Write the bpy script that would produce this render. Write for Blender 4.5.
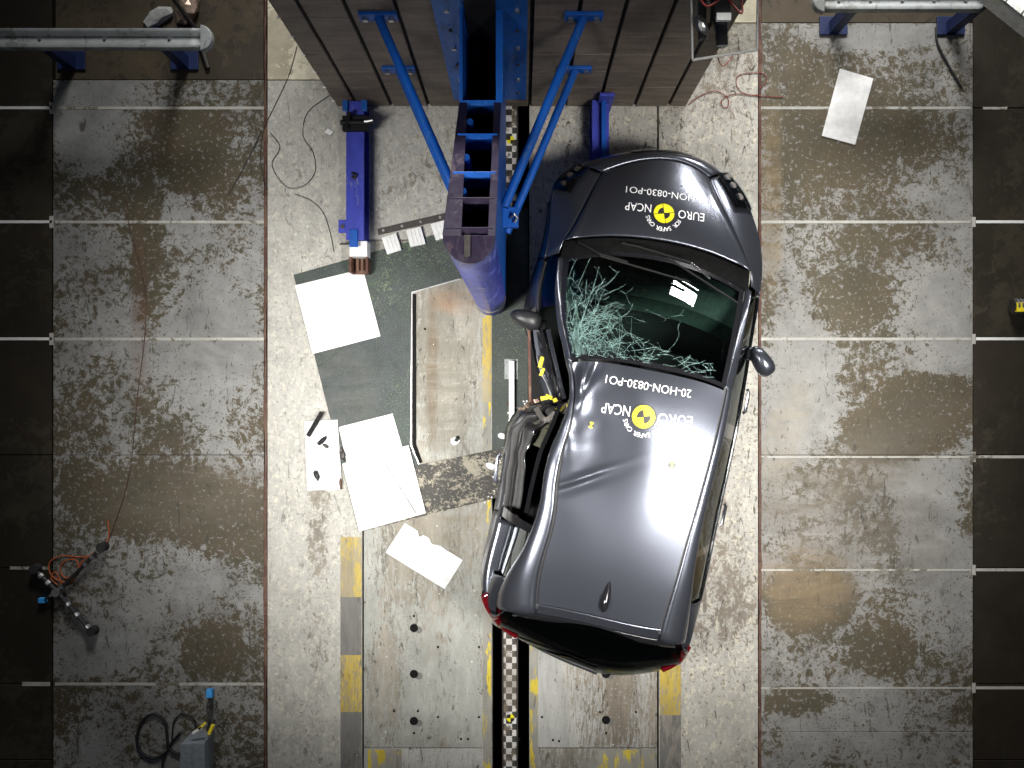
import bpy, bmesh, math, random
import numpy as np
from mathutils import Vector, noise
from mathutils.bvhtree import BVHTree
random.seed(7)
for o in list(bpy.data.objects): bpy.data.objects.remove(o)
scene = bpy.context.scene
C = scene.collection

# ------------------------------------------------------------------ camera, world, lights, exposure
H, FOC, NX, NY = 7.4, 860.0, 522.0, 389.0        # camera height, focal length and nadir measured on the photograph
cam_d = bpy.data.cameras.new('camera'); cam = bpy.data.objects.new('camera', cam_d); C.objects.link(cam)
cam.location = (0, 0, H); cam.rotation_euler = (0, 0, 0)
cam_d.sensor_width = 36; cam_d.lens = FOC / 1024 * 36
cam_d.shift_x = -(NX - 512) / 1024; cam_d.shift_y = (NY - 384) / 1024
cam_d.clip_start = .05
scene.camera = cam
w = bpy.data.worlds.new('world'); scene.world = w; w.use_nodes = True
w.node_tree.nodes['Background'].inputs[0].default_value = (.55, .62, .75, 1)
w.node_tree.nodes['Background'].inputs[1].default_value = .035
def area(name, loc, target, sx, sy, power, spread=180, col=(1, .985, .96)):
    d = bpy.data.lights.new(name, 'AREA'); d.shape = 'RECTANGLE'; d.size = sx; d.size_y = sy
    d.energy = power; d.color = col; d.spread = math.radians(spread)
    o = bpy.data.objects.new(name, d); C.objects.link(o); o.location = loc
    o.rotation_euler = (Vector(target) - Vector(loc)).to_track_quat('-Z', 'Y').to_euler()
    return o
area('lamp_left', (-3.3, -1.1, 7.2), (-.35, -.3, 0), 1.0, 2.2, 84, 50, (1, .975, .93))
area('lamp_right', (3.3, -1.35, 7.2), (.75, -.25, 0), 1.7, 2.4, 88, 50, (1, .975, .93))
area('lamp_far', (.4, 9.5, 5.4), (1.0, 1.0, 0.9), 4.6, 2.0, 270, 70)
area('lamp_wall', (5.2, 7.9, 3.1), (1.3, 1.0, .9), 1.5, 1.15, 26, 50)
scene.view_settings.view_transform = 'Standard'; scene.view_settings.look = 'None'
scene.view_settings.gamma = 1; scene.view_settings.use_curve_mapping = False
scene.view_settings.exposure = 0.12

# ------------------------------------------------------------------ helpers
def P(px, py, z=0.0):
    s = FOC / (H - z); return Vector(((px - NX) / s, (NY - py) / s, z))
def link(o, parent=None):
    C.objects.link(o)
    if parent is not None: o.parent = parent
    return o
ROOT = {}
def origin_of(o):
    v = Vector((0, 0, 0))
    while o is not None: v += o.location; o = o.parent
    return v
def mesh_obj(name, verts, faces, mat, parent=None, smooth=False, sharp=35, org=None, solid=0, mats=None, fmi=None, bevel=0):
    """verts in world coordinates"""
    base = origin_of(parent) if parent is not None else Vector((0, 0, 0))
    loc = Vector(org) if org is not None else Vector((0, 0, 0))
    if parent is None and org is None and len(verts):
        xs = [v[0] for v in verts]; ys = [v[1] for v in verts]; zs = [v[2] for v in verts]
        loc = Vector(((min(xs) + max(xs)) / 2, (min(ys) + max(ys)) / 2, min(zs)))
    off = base + loc if parent is not None else loc
    me = bpy.data.meshes.new(name)
    me.from_pydata([(v[0] - off.x, v[1] - off.y, v[2] - off.z) for v in verts], [], faces)
    for m in (mats or [mat]): me.materials.append(m)
    if fmi:
        for p, i in zip(me.polygons, fmi): p.material_index = i
    if smooth:
        me.shade_smooth()
        if sharp: me.set_sharp_from_angle(angle=math.radians(sharp))
    me.update()
    o = bpy.data.objects.new(name, me); link(o, parent); o.location = loc
    if solid:
        md = o.modifiers.new('solid', 'SOLIDIFY'); md.thickness = solid; md.offset = -1
    if bevel:
        md = o.modifiers.new('bevel', 'BEVEL'); md.width = bevel; md.segments = 2; md.limit_method = 'ANGLE'
    return o
def empty(name, loc, label=None, cat=None, group=None, kind=None):
    o = bpy.data.objects.new(name, None); link(o); o.location = loc; o.empty_display_size = .1
    return tag(o, label, cat, group, kind)
def tag(o, label=None, cat=None, group=None, kind=None):
    if label: o['label'] = label
    if cat: o['category'] = cat
    if group: o['group'] = group
    if kind: o['kind'] = kind
    return o
class MB:
    def __init__(s): s.v = []; s.f = []; s.m = []; s.mi = 0
    def add(s, v, f):
        n = len(s.v); s.v += [Vector(a) for a in v]; s.f += [tuple(i + n for i in a) for a in f]; s.m += [s.mi] * len(f)
        return s
    def box(s, x0, x1, y0, y1, z0, z1):
        return s.add([(x0,y0,z0),(x1,y0,z0),(x1,y1,z0),(x0,y1,z0),(x0,y0,z1),(x1,y0,z1),(x1,y1,z1),(x0,y1,z1)],
              [(3,2,1,0),(4,5,6,7),(0,1,5,4),(1,2,6,5),(2,3,7,6),(3,0,4,7)])
    def prism(s, poly, z0, z1):
        a = sum(poly[i][0]*poly[(i+1)%len(poly)][1]-poly[(i+1)%len(poly)][0]*poly[i][1] for i in range(len(poly)))
        if a < 0: poly = poly[::-1]
        n = len(poly)
        v = [(p[0], p[1], z0) for p in poly] + [(p[0], p[1], z1) for p in poly]
        f = [tuple(range(n - 1, -1, -1)), tuple(range(n, 2 * n))] + [(i, (i+1) % n, n + (i+1) % n, n + i) for i in range(n)]
        return s.add(v, f)
    def bar(s, a, b, wd, ht, up=(0, 0, 1)):
        a = Vector(a); b = Vector(b); d = (b - a).normalized(); side = d.cross(Vector(up))
        if side.length < 1e-4: side = d.cross(Vector((1, 0, 0)))
        side.normalize(); u = side.cross(d).normalized()
        sx = side * wd / 2; uz = u * ht / 2
        return s.add([a-sx-uz, a+sx-uz, a+sx+uz, a-sx+uz, b-sx-uz, b+sx-uz, b+sx+uz, b-sx+uz],
              [(0,1,2,3),(7,6,5,4),(0,4,5,1),(1,5,6,2),(2,6,7,3),(3,7,4,0)])
    def tube(s, pts, r, n=8, cap=True):
        pts = [Vector(p) for p in pts]; rs = r if isinstance(r, (list, tuple)) else [r] * len(pts)
        v = []; f = []; prev = None
        for i, p in enumerate(pts):
            d = (pts[min(i+1, len(pts)-1)] - pts[max(i-1, 0)]).normalized()
            ref = prev if prev is not None else (Vector((0,0,1)) if abs(d.z) < .9 else Vector((1,0,0)))
            a = ref - d * ref.dot(d)
            if a.length < 1e-5: a = Vector((1,0,0)) - d * d.x
            a.normalize(); b = d.cross(a); prev = a
            for k in range(n):
                t = 2 * math.pi * k / n; v.append(p + (a * math.cos(t) + b * math.sin(t)) * rs[i])
        for i in range(len(pts) - 1):
            for k in range(n):
                f.append((i*n+k, i*n+(k+1)%n, (i+1)*n+(k+1)%n, (i+1)*n+k))
        if cap:
            f.append(tuple(range(n-1, -1, -1))); f.append(tuple(range((len(pts)-1)*n, len(pts)*n)))
        return s.add(v, f)
    def cyl(s, c, r, h, n=16, axis=(0,0,1)):
        c = Vector(c); a = Vector(axis).normalized()
        return s.tube([c, c + a * h], r, n)
    def build(s, name, mat, parent=None, **k):
        if isinstance(mat, list): return mesh_obj(name, s.v, s.f, mat[0], parent, mats=mat, fmi=s.m, **k)
        return mesh_obj(name, s.v, s.f, mat, parent, **k)
def smoothpath(pts, n=8, closed=False):
    pts = [Vector(p) for p in pts]; out = []
    m = len(pts)
    for i in range(m - 1):
        p0 = pts[max(i-1, 0)]; p1 = pts[i]; p2 = pts[i+1]; p3 = pts[min(i+2, m-1)]
        for k in range(n):
            t = k / n
            out.append(.5*((2*p1)+(p2-p0)*t+(2*p0-5*p1+4*p2-p3)*t*t+(3*p1-p0-3*p2+p3)*t**3))
    out.append(pts[-1]); return out

# ------------------------------------------------------------------ materials
class NT:
    def __init__(s, name):
        s.m = bpy.data.materials.new(name); s.m.use_nodes = True; s.t = s.m.node_tree; s.n = s.t.nodes
        s.b = s.n['Principled BSDF']; s.out = s.n['Material Output']
        s.co = s.n.new('ShaderNodeNewGeometry').outputs['Position']
    def L(s, a, b): s.t.links.new(a, b)
    def _in(s, sock, v):
        if v is None: return
        if hasattr(v, 'is_output'): s.L(v, sock)
        else:
            if isinstance(v, tuple) and len(v) == 3 and sock.type == 'RGBA': v = (*v, 1)
            sock.default_value = v
    def map(s, scale=(1,1,1), loc=(0,0,0), rot=(0,0,0), src=None):
        n = s.n.new('ShaderNodeMapping'); s.L(src or s.co, n.inputs[0])
        n.inputs['Scale'].default_value = scale; n.inputs['Location'].default_value = loc; n.inputs['Rotation'].default_value = rot
        return n.outputs[0]
    def noise(s, scale, detail=6, rough=.6, dist=0, co=None):
        n = s.n.new('ShaderNodeTexNoise'); s.L(co or s.co, n.inputs['Vector'])
        n.inputs['Scale'].default_value = scale; n.inputs['Detail'].default_value = detail
        n.inputs['Roughness'].default_value = rough; n.inputs['Distortion'].default_value = dist
        return n.outputs['Fac']
    def ramp(s, f, a, b, lo=0., hi=1.):
        n = s.n.new('ShaderNodeMapRange'); s._in(n.inputs['Value'], f)
        for k, v in (('From Min', a), ('From Max', b), ('To Min', lo), ('To Max', hi)): s._in(n.inputs[k], v)
        return n.outputs[0]
    def math(s, op, a, b=0.):
        n = s.n.new('ShaderNodeMath'); n.operation = op; s._in(n.inputs[0], a); s._in(n.inputs[1], b); return n.outputs[0]
    def mix(s, f, a, b, mode='MIX'):
        n = s.n.new('ShaderNodeMix'); n.data_type = 'RGBA'; n.blend_type = mode
        s._in(n.inputs['Factor'], f); s._in(n.inputs[6], a); s._in(n.inputs[7], b); return n.outputs[2]
    def bump(s, h, strength=.3, dist=.004):
        n = s.n.new('ShaderNodeBump'); n.inputs['Strength'].default_value = strength; n.inputs['Distance'].default_value = dist
        s.L(h, n.inputs['Height']); s.L(n.outputs[0], s.b.inputs['Normal'])
    def set(s, **k):
        for a, v in k.items():
            s._in(s.b.inputs[{'col':'Base Color','rough':'Roughness','metal':'Metallic','spec':'Specular IOR Level','coat':'Coat Weight','coatr':'Coat Roughness','trans':'Transmission Weight','emc':'Emission Color','ems':'Emission Strength','alpha':'Alpha'}[a]], v)
        return s
def plain(name, col, rough=.5, metal=0, var=.25, scale=30, **k):
    m = NT(name); f = m.noise(scale, 5, .6)
    d = tuple(c * (1 - var) for c in col); l = tuple(min(1, c * (1 + var)) for c in col)
    m.set(col=m.mix(m.ramp(f, .3, .7), d, l), rough=rough, metal=metal, **k)
    return m.m
def worn(name, top, under, cover=.5, big=1.0, fine=14, stretch=(1,1,1), third=None, seed=0, dirt=.35, soft=.02, amp=.28, rough=.6, dark=(.05,.045,.035), scr=.5, blobs=(), speck=0., smear=(), fleck=None):
    """paint worn away to what lies below, with specks, stains, smears and scratches; blobs = bare (+) or sound (-) patches at their place on the floor"""
    m = NT(name); co = m.map(stretch, (seed*3.1, seed*7.7, seed))
    a = m.noise(fine, 12, .78, .5, co); b = m.noise(big, 4, .55, .4, co)
    bias = m.math('MULTIPLY', m.math('SUBTRACT', b, .5), amp * 4)
    def ell(px, py, rx, ry, rot=0.):
        q = P(px, py); mp = m.n.new('ShaderNodeMapping'); mp.vector_type = 'TEXTURE'; m.L(m.co, mp.inputs[0])
        mp.inputs['Location'].default_value = (q.x, q.y, 0); mp.inputs['Rotation'].default_value = (0, 0, rot); mp.inputs['Scale'].default_value = (rx / 116.2, ry / 116.2, 1e3)
        ln = m.n.new('ShaderNodeVectorMath'); ln.operation = 'LENGTH'; m.L(mp.outputs[0], ln.inputs[0])
        return m.ramp(m.math('ADD', ln.outputs['Value'], m.math('MULTIPLY', m.math('SUBTRACT', b, .5), 1.2)), .55, 1.15, 1, 0)
    for px, py, rx, ry, am in blobs: bias = m.math('ADD', bias, m.math('MULTIPLY', ell(px, py, rx, ry), am))
    s = m.math('ADD', a, bias)
    mask = m.ramp(s, cover - soft, cover + soft)
    if speck:
        sp = m.math('ADD', m.noise(fine * 3.2, 5, .6, .3, m.map((1,1,1), (seed, 5, 0))), m.math('MULTIPLY', bias, .35))
        mask = m.math('MAXIMUM', mask, m.math('MULTIPLY', m.ramp(sp, .575, .61), speck))
    u = m.mix(m.ramp(m.noise(2.2, 8, .7, 0, co), .38, .62), under, third or tuple(c * .7 for c in under))
    if speck:
        fl = m.noise(fine * 2.3, 5, .65, .4, m.map((1,1,1), (seed + 3, 1, 0)))
        u = m.mix(m.math('MULTIPLY', m.ramp(fl, .585, .62), .75), u, top)
    t = m.mix(m.ramp(m.noise(5, 8, .75, 0, co), .35, .65), tuple(c * .80 for c in top), tuple(min(1, c * 1.15) for c in top))
    if fleck: t = m.mix(m.ramp(m.noise(fine * 1.6, 10, .8, .4, m.map(stretch, (seed + 9, 4, 0))), .53, .57), t, fleck)
    c = m.mix(mask, t, u)
    for px, py, rx, ry, rot, col, am in smear:
        e = ell(px, py, rx, ry, rot)
        st = m.noise(3.0, 8, .7, 1.0, m.map((.45, 2.6, 1), (seed, px * .01, 0), (0, 0, -rot)))
        c = m.mix(m.math('MULTIPLY', m.math('MULTIPLY', e, m.ramp(st, .30, .62)), am), c, col)
    sc = m.noise(6, 6, .75, 1.8, m.map((1.6, .5, 1), (seed, 2, 0), (0, 0, .6)))
    c = m.mix(m.math('MULTIPLY', m.ramp(sc, .60, .63), scr), c, dark)
    st = m.noise(1.1, 6, .65, .8, m.map((1, 1, 1), (seed * 5.3, 1.7, 0)))
    c = m.mix(m.math('MULTIPLY', m.ramp(st, .46, .70), dirt), c, tuple(x * .35 for x in under))
    m.set(col=c, rough=m.ramp(a, .3, .7, rough - .15, rough + .15), spec=.3); m.bump(mask, .25, .002)
    return m.m
M = {}
M['side_floor_l'] = worn('paint worn grey left', (.27,.27,.26), (.072,.065,.040), .52, 1.3, 13, seed=1, third=(.09,.068,.042), amp=.16, speck=1, scr=.8, dirt=.4,
    blobs=[(192,150,40,46,.20),(146,240,20,100,.09),(160,420,40,40,.06),(90,120,40,60,-.10),(225,330,40,50,-.12),(150,500,90,40,.16),(225,520,50,40,.20),(70,440,30,60,.08),(215,650,35,30,.18),(110,650,50,40,-.06),(190,120,60,14,.10)],
    smear=[(185,500,100,40,.1,(.13,.11,.08),.7),(140,300,9,110,0,(.13,.065,.04),.5)])
M['side_floor_r'] = worn('paint worn grey right', (.285,.28,.265), (.086,.076,.050), .52, 1.2, 13, seed=4, third=(.105,.083,.052), amp=.12, speck=1, scr=.7, dirt=.35,
    blobs=[(860,130,80,70,.11),(800,120,50,100,.08),(885,230,60,35,.07),(940,200,40,50,-.03),(850,300,50,35,.12),(800,370,45,90,-.16),(940,330,35,70,-.10),(925,400,55,28,.40),(900,430,60,30,.30),(810,600,45,35,.30),(880,650,40,30,.14),(800,700,35,16,.2),(930,520,45,60,-.15),(850,710,60,40,-.04),(870,35,80,14,-.2)],
    smear=[(830,480,90,36,.35,(.15,.13,.10),.9),(900,430,70,30,.5,(.11,.095,.07),.8),(850,540,100,60,.25,(.20,.18,.155),.7),(805,590,45,50,.2,(.25,.18,.10),.8),(905,575,22,18,0,(.11,.10,.09),.8),(785,430,20,60,-.3,(.33,.29,.22),.6),(772,200,12,120,0,(.24,.18,.10),.7)])
M['bare_floor'] = worn('bare oiled concrete', (.040,.034,.022), (.028,.022,.014), .45, .8, 8, seed=2, dirt=.4, scr=.2)
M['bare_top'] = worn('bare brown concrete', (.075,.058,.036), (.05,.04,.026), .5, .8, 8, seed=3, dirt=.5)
M['tan_floor'] = worn('tan screed', (.78,.72,.56), (.6,.54,.4), .57, 1, 12, seed=5, dirt=.25, scr=.3)
M['centre_l'] = worn('pale grey screed', (.43,.42,.385), (.27,.245,.20), .63, .8, 10, (1.4,.9,1), seed=6, dirt=.2, amp=.1, scr=.5, speck=.5, fleck=(.56,.54,.46), blobs=[(318,520,14,60,.12),(285,690,60,40,-.1),(318,640,14,110,.10)])
M['centre_r'] = worn('pale grey screed right', (.43,.415,.375), (.25,.215,.17), .60, .9, 10, (1.3,.8,1), seed=8, third=(.20,.17,.14), dirt=.3, amp=.12, scr=.9, speck=.9, fleck=(.60,.56,.45), blobs=[(735,450,30,120,.05),(720,600,40,70,.10),(735,740,40,50,-.12)])
M['plate'] = worn('worn painted floor plate', (.35,.355,.325), (.160,.150,.120), .53, .8, 16, (2.2,.5,1), seed=9, third=(.33,.30,.25), dirt=.3, amp=.12, scr=.8, speck=.7, blobs=[(385,680,18,60,.12),(420,560,50,60,.08),(460,700,30,60,-.12),(448,340,36,110,.10)],
    smear=[(440,370,40,110,0,(.165,.158,.13),.9),(432,370,7,100,0,(.12,.085,.05),.8),(455,300,30,14,0,(.26,.14,.07),.6),(468,310,14,30,0,(.3,.28,.24),.6),(445,520,60,40,.3,(.24,.21,.16),.7)])
M['plate_b'] = worn('streaky floor plate', (.41,.41,.39), (.17,.145,.115), .56, 1.0, 18, (2.8,.4,1), seed=11, third=(.30,.26,.2), dirt=.2, amp=.12, scr=.9, speck=.6, blobs=[(620,700,20,60,.10),(545,700,18,70,-.1)])
M['yellow'] = worn('worn yellow paint', (.50,.37,.07), (.36,.31,.20), .51, 2, 20, (2.5,.4,1), seed=12, dirt=.3, amp=.2)
M['yellow_fleck'] = worn('flaked yellow paint', (.60,.47,.05), (.34,.33,.29), .44, 4, 10, (2,.5,1), seed=13, dirt=.1, amp=.35)
M['grey_block'] = worn('worn dark grey paint', (.17,.165,.155), (.33,.30,.26), .58, 2, 20, (2.5,.4,1), seed=14, dirt=.3)
M['white_line'] = worn('worn white marking', (.46,.45,.41), (.2,.18,.14), .62, 1.4, 14, seed=15, dirt=.2)
M['rust'] = worn('rusty joint', (.09,.035,.025), (.16,.09,.06), .5, 5, 30, seed=16)
M['mat'] = worn('dark worn floor plate', (.048,.056,.058), (.17,.21,.13), .63, 1.6, 26, seed=17, third=(.06,.13,.06), dirt=.4, amp=.08, scr=.3, speck=.7, blobs=[(385,260,60,50,.05),(350,390,40,40,.0)], smear=[(340,400,40,60,0,(.11,.115,.105),.5)])
M['mat_slate'] = worn('slate worn plate', (.075,.085,.09), (.22,.22,.18), .68, 2.2, 26, seed=18, dirt=.3, amp=.2, scr=.5)
M['mat_worn'] = worn('heavily scuffed black plate', (.045,.042,.038), (.33,.30,.23), .555, 4, 16, (1,1.4,1), seed=19, third=(.3,.28,.22), dirt=.1, amp=.15, speck=.9)
M['black'] = plain('black', (.006,.006,.006), .8)
M['hole'] = plain('deep black', (.002,.002,.002), 1)
M['black_plastic'] = plain('black plastic', (.018,.018,.02), .42)
M['rubber'] = plain('tyre rubber', (.02,.02,.02), .8)
M['olive'] = plain('olive inner lining', (.045,.045,.022), .6)
M['steel'] = plain('bare steel', (.45,.45,.45), .35, .9)
M['dark_steel'] = plain('dark steel', (.065,.058,.054), .5, .5)
M['chrome'] = plain('chrome', (.8,.8,.82), .12, 1, .05)
M['white_board'] = worn('white foam board', (.84,.84,.83), (.70,.70,.68), .66, 3, 24, seed=20, dirt=.04, amp=.1, scr=.1, dark=(.3,.3,.3))
M['white'] = plain('white paint', (.80,.80,.78), .5, 0, .08)
M['grey_plastic'] = plain('grey plastic', (.19,.215,.24), .5)
M['galv'] = worn('grey painted rail', (.30,.32,.32), (.22,.23,.22), .55, 2, 12, seed=22, dirt=.3, rough=.45)
M['red_cable'] = plain('red cable', (.20,.022,.015), .5)
M['orange_cable'] = plain('orange cable', (.42,.10,.03), .5)
M['bright_yellow'] = plain('yellow', (.85,.68,.02), .5, 0, .06)
M['cyan'] = plain('sky blue plastic', (.05,.35,.85), .4)
M['red_lamp'] = plain('red lamp', (.085,.002,.004), .12, 0, .2, coat=1.0)
M['seat'] = plain('black seat fabric', (.035,.035,.038), .8)
M['lightgrey'] = plain('pale grey lining', (.35,.36,.34), .8)
M['brown_chip'] = plain('torn metal', (.30,.22,.17), .4, .5, .5, 60)
def blue(name, col, scuff, seed, sc=.64):
    return worn(name, col, scuff, sc, 3, 14, (2,.8,1), seed=seed, dirt=.25, rough=.42, amp=.15, scr=.25, dark=(.02,.02,.04))
M['blue'] = blue('blue steel paint', (.006,.085,.40), (.05,.17,.45), 30)
M['blue_plate'] = blue('blue mounting plate', (.012,.11,.42), (.03,.10,.27), 31, .60)
M['violet_blue'] = blue('violet blue steel', (.05,.065,.42), (.16,.17,.45), 32)
M['purple_dark'] = blue('dark purple top face', (.018,.012,.032), (.06,.04,.06), 33, .6)  # near-black purple for cap, flanges and some rungs, with paler patches
M['pole'] = worn('scuffed pole paint', (.045,.06,.38), (.17,.19,.56), .55, 2, 8, (1,1,.5), seed=34, third=(.10,.13,.58), dirt=.2, rough=.35, amp=.2, scr=.1)
def panel_mat():
    m = NT('dark faced barrier panel'); a = m.noise(3, 8, .6, .3, m.map((1,1,4)))
    b = m.noise(40, 4, .6, 0, m.map((1,1,.25)))
    c = m.mix(m.ramp(a, .3, .7), (.115,.092,.072), (.22,.178,.14))
    c = m.mix(m.math('MULTIPLY', m.ramp(b, .55, .75), .4), c, (.04,.034,.03))
    c = m.mix(m.math('MULTIPLY', m.ramp(m.noise(7, 8, .7, 2), .66, .7), .5), c, (.30,.29,.27))
    m.set(col=c, rough=.55, spec=.3); m.bump(a, .3, .003); return m.m
M['panel'] = panel_mat()
def checker():
    m = NT('black and white chequered strip')
    n = m.n.new('ShaderNodeTexChecker'); n.inputs['Scale'].default_value = 1
    m.L(m.map((1/.0525, 1/.0525, 1), (4.63, .03, 0)), n.inputs['Vector'])
    n.inputs[1].default_value = (.72,.70,.68,1); n.inputs[2].default_value = (.03,.03,.028,1)
    c = m.mix(m.ramp(m.noise(9, 9, .75, .5), .54, .58), n.outputs[0], (.15,.12,.085))
    c = m.mix(m.ramp(m.noise(1.3, 3, .5), .45, .62, 0, .7), c, (.13,.10,.07))
    m.set(col=c, rough=.6); return m.m
M['checker'] = checker()

def carpaint(name, col, rough=.30):
    m = NT(name)
    fl = m.noise(900, 2, .5)
    c = m.mix(m.ramp(fl, .35, .65), tuple(x * .8 for x in col), tuple(x * 1.2 for x in col))
    m.set(col=c, metal=.75, rough=rough, coat=.4, coatr=.16); return m.m
M['paint'] = carpaint('grey metallic car paint', (.088,.095,.117), .26)
M['matt_black'] = plain('matt black trim', (.010,.010,.010), .6, spec=.2)
M['cowl_black'] = plain('dull black cowl', (.008,.008,.008), 1, spec=0)
M['decal_k'] = M['black']
M['gloss_black'] = plain('gloss black trim', (.012,.012,.014), .12, 0, .1, coat=.6)
def glass(name, tint, rough=.0, k=1.0):
    m = bpy.data.materials.new(name); m.use_nodes = True; t = m.node_tree; n = t.nodes
    n.remove(n['Principled BSDF'])
    tr = n.new('ShaderNodeBsdfTransparent'); tr.inputs[0].default_value = (*tint, 1)
    gl = n.new('ShaderNodeBsdfGlossy'); gl.inputs['Roughness'].default_value = rough; gl.inputs[0].default_value = (.95,1,.98,1)
    fr = n.new('ShaderNodeFresnel'); fr.inputs[0].default_value = 1.5
    mu = n.new('ShaderNodeMath'); mu.operation = 'MULTIPLY'; mu.inputs[1].default_value = k
    mx = n.new('ShaderNodeMixShader')
    t.links.new(fr.outputs[0], mu.inputs[0]); t.links.new(mu.outputs[0], mx.inputs[0])
    t.links.new(tr.outputs[0], mx.inputs[1]); t.links.new(gl.outputs[0], mx.inputs[2])
    t.links.new(mx.outputs[0], n['Material Output'].inputs[0]); return m
M['glass'] = glass('green tinted glass', (.50,.66,.60), .02, 1.0)
M['rear_glass'] = glass('privacy glass', (.08,.10,.08), .03, .8)
M['acrylic'] = glass('clear acrylic', (.82,.82,.80), .08, 1.6)
M['lens'] = glass('headlamp lens', (.6,.65,.7), .03, 2)
M['crack'] = plain('fractured glass edges', (.36,.58,.54), .3, 0, .3, 80)
M['tube_light'] = NT('lit fluorescent tube').set(col=(1,1,1), emc=(1,.97,.92), ems=6.0).m
M['decal_white'] = plain('white vinyl', (.88,.88,.88), .4, 0, .02)
M['decal_yellow'] = plain('yellow vinyl', (.80,.72,.01), .4, 0, .04)
M['decal_black'] = plain('black vinyl', (.01,.01,.01), .4, 0, .04)

# ------------------------------------------------------------------ FLOOR (structure)
def rect(px0, py0, px1, py1):
    a = P(px0, py0); b = P(px1, py1); return min(a.x,b.x), max(a.x,b.x), min(a.y,b.y), max(a.y,b.y)
sub = MB().box(-9, 9, -9, 9, -.60, -.40).build('floor', M['hole']); tag(sub, kind='structure')
sub['label'] = 'crash hall floor of worn painted slabs and steel plates'
def slab(name, pxr, mat, z1=0.0, z0=-.2, gap=.004, label=None, parent=sub, bev=.003):
    x0, x1, y0, y1 = rect(*pxr)
    o = MB().box(x0 + gap, x1 - gap, y0 + gap, y1 - gap, z0, z1).build(name, mat, parent, bevel=bev)
    if label: o['label'] = label
    return o
ys = [-420, -140, 108, 222, 339, 455, 568, 684, 760, 1020, 1180]
for y0, y1 in zip(ys[:-1], ys[1:]):
    slab('bare_slab', (-500, y0, 52, y1), M['bare_floor'], label='dark bare concrete slab')
    slab('bare_slab', (973, y0, 1500, y1), M['bare_floor'], label='dark bare concrete slab')
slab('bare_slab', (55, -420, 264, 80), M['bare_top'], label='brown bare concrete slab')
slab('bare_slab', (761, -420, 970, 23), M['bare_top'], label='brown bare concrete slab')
ys2 = [80, 222, 455, 684, 1180]
for y0, y1 in zip(ys2[:-1], ys2[1:]):
    slab('painted_slab', (53, y0, 264, y1), M['side_floor_l'], gap=.0015)
for y0, y1 in zip([23, 222, 455, 732], [222, 455, 732, 1180]):
    slab('painted_slab', (761, y0, 973, y1), M['side_floor_r'], gap=.0015)
slab('tan_slab', (267, -420, 340, 80), M['tan_floor'], label='tan screed slab')
slab('tan_slab', (700, -420, 758.5, 23), M['tan_floor'], label='tan screed slab')
slab('grey_slab', (267, 80, 362.5, 1180), M['centre_l'])
slab('grey_slab', (658.5, 23, 758.5, 1180), M['centre_r'])
for y0, y1, mt in ((-420, 240, 'centre_l'), (240, 748, 'plate'), (748, 1180, 'plate_b')):
    slab('floor_plate', (363.5, y0, 492.5, y1), M[mt], gap=.003)
for y0, y1, mt in ((-420, 300, 'centre_r'), (300, 748, 'plate_b'), (748, 1180, 'plate')):
    slab('floor_plate', (529, y0, 657.5, y1), M[mt], gap=.003)
for x, y in ((265.5, 0), (760, 1)):                               # rusty expansion joints
    x0 = P(x, 0).x
    b = MB(); n = 260; yy = [P(0, 1180).y + (P(0, -420).y - P(0, 1180).y) * i / n for i in range(n + 1)]
    v = []; 
    for q in yy:
        wdt = .008 + .012 * max(0, noise.noise(Vector((x, q * 2.3, 0))) + .25) ; of = .006 * noise.noise(Vector((x, q * 9, 5)))
        v += [(x0 - wdt + of, q, .0015), (x0 + wdt + of, q, .0015)]
    b.add(v, [(2*i, 2*i+1, 2*i+3, 2*i+2) for i in range(n)]); b.build('expansion_joint', M['rust'], sub)['label'] = 'rusty expansion joint'
# guide slot with a chequered strip
slab('guide_rail', (503.5, -420, 516.5, 1180), M['checker'], -.02, -.4, 0, 'chequered strip in the guide slot')
for x0, x1 in ((502, 503.5), (516.5, 518)): slab('guide_edge', (x0, -420, x1, 1180), M['dark_steel'], -.012, -.4, 0)
for px_, py_ in ((510.5, 140), (510.5, 718)):
    c = P(px_, py_, -.02); r_ = .034
    tr = MB().cyl((c.x, c.y, -.02), r_, .002, 24).build('target_mark', M['decal_yellow'], sub)
    for a0 in (math.pi/2, 3*math.pi/2):
        MB().prism([(c.x, c.y)] + [(c.x + r_*math.cos(a0 + k*math.pi/16), c.y + r_*math.sin(a0 + k*math.pi/16)) for k in range(9)], -.018, -.0172).build('black_quadrant', M['decal_black'], tr)
# markings
def mark(pxr, mat, name='painted_line', z=.0022):
    x0, x1, y0, y1 = rect(*pxr)
    return MB().box(x0, x1, y0, y1, -.002, z).build(name, mat, sub)
for y in (108, 222, 339, 684): mark((55, y - 1.4, 264, y + 1.4), M['white_line'])
for y in (108, 222, 339): mark((761, y - 1.4, 971, y + 1.4), M['white_line'])
for y in (457, 570, 688): mark((761, y - .9, 971, y + .9), M['white_line'])
for y in (108, 222, 339): mark((-60, y - 1.6, 52, y + 1.2), M['white']); mark((49.5, y - 6, 53.5, y + 6), M['white_line'])
for y in (222, 339, 457, 570, 688): mark((976, y - 1.6, 1060, y + 1.2), M['white'] if y < 400 else M['white_line']); mark((972, y - 5, 975.5, y + 5), M['white_line'])
mark((983, 107, 1007, 109.5), M['white_line']); mark((22, 682, 50, 686), M['white_line']); mark((10, 566.5, 50, 569.5), M['white_line'])
for y0, y1, c in ((537, 597, 'yellow'), (597, 655, 'grey_block'), (655, 712, 'yellow'), (712, 768, 'grey_block'), (768, 830, 'yellow')):
    mark((340.5, y0, 361.5, y1), M[c], 'painted_block')
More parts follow.
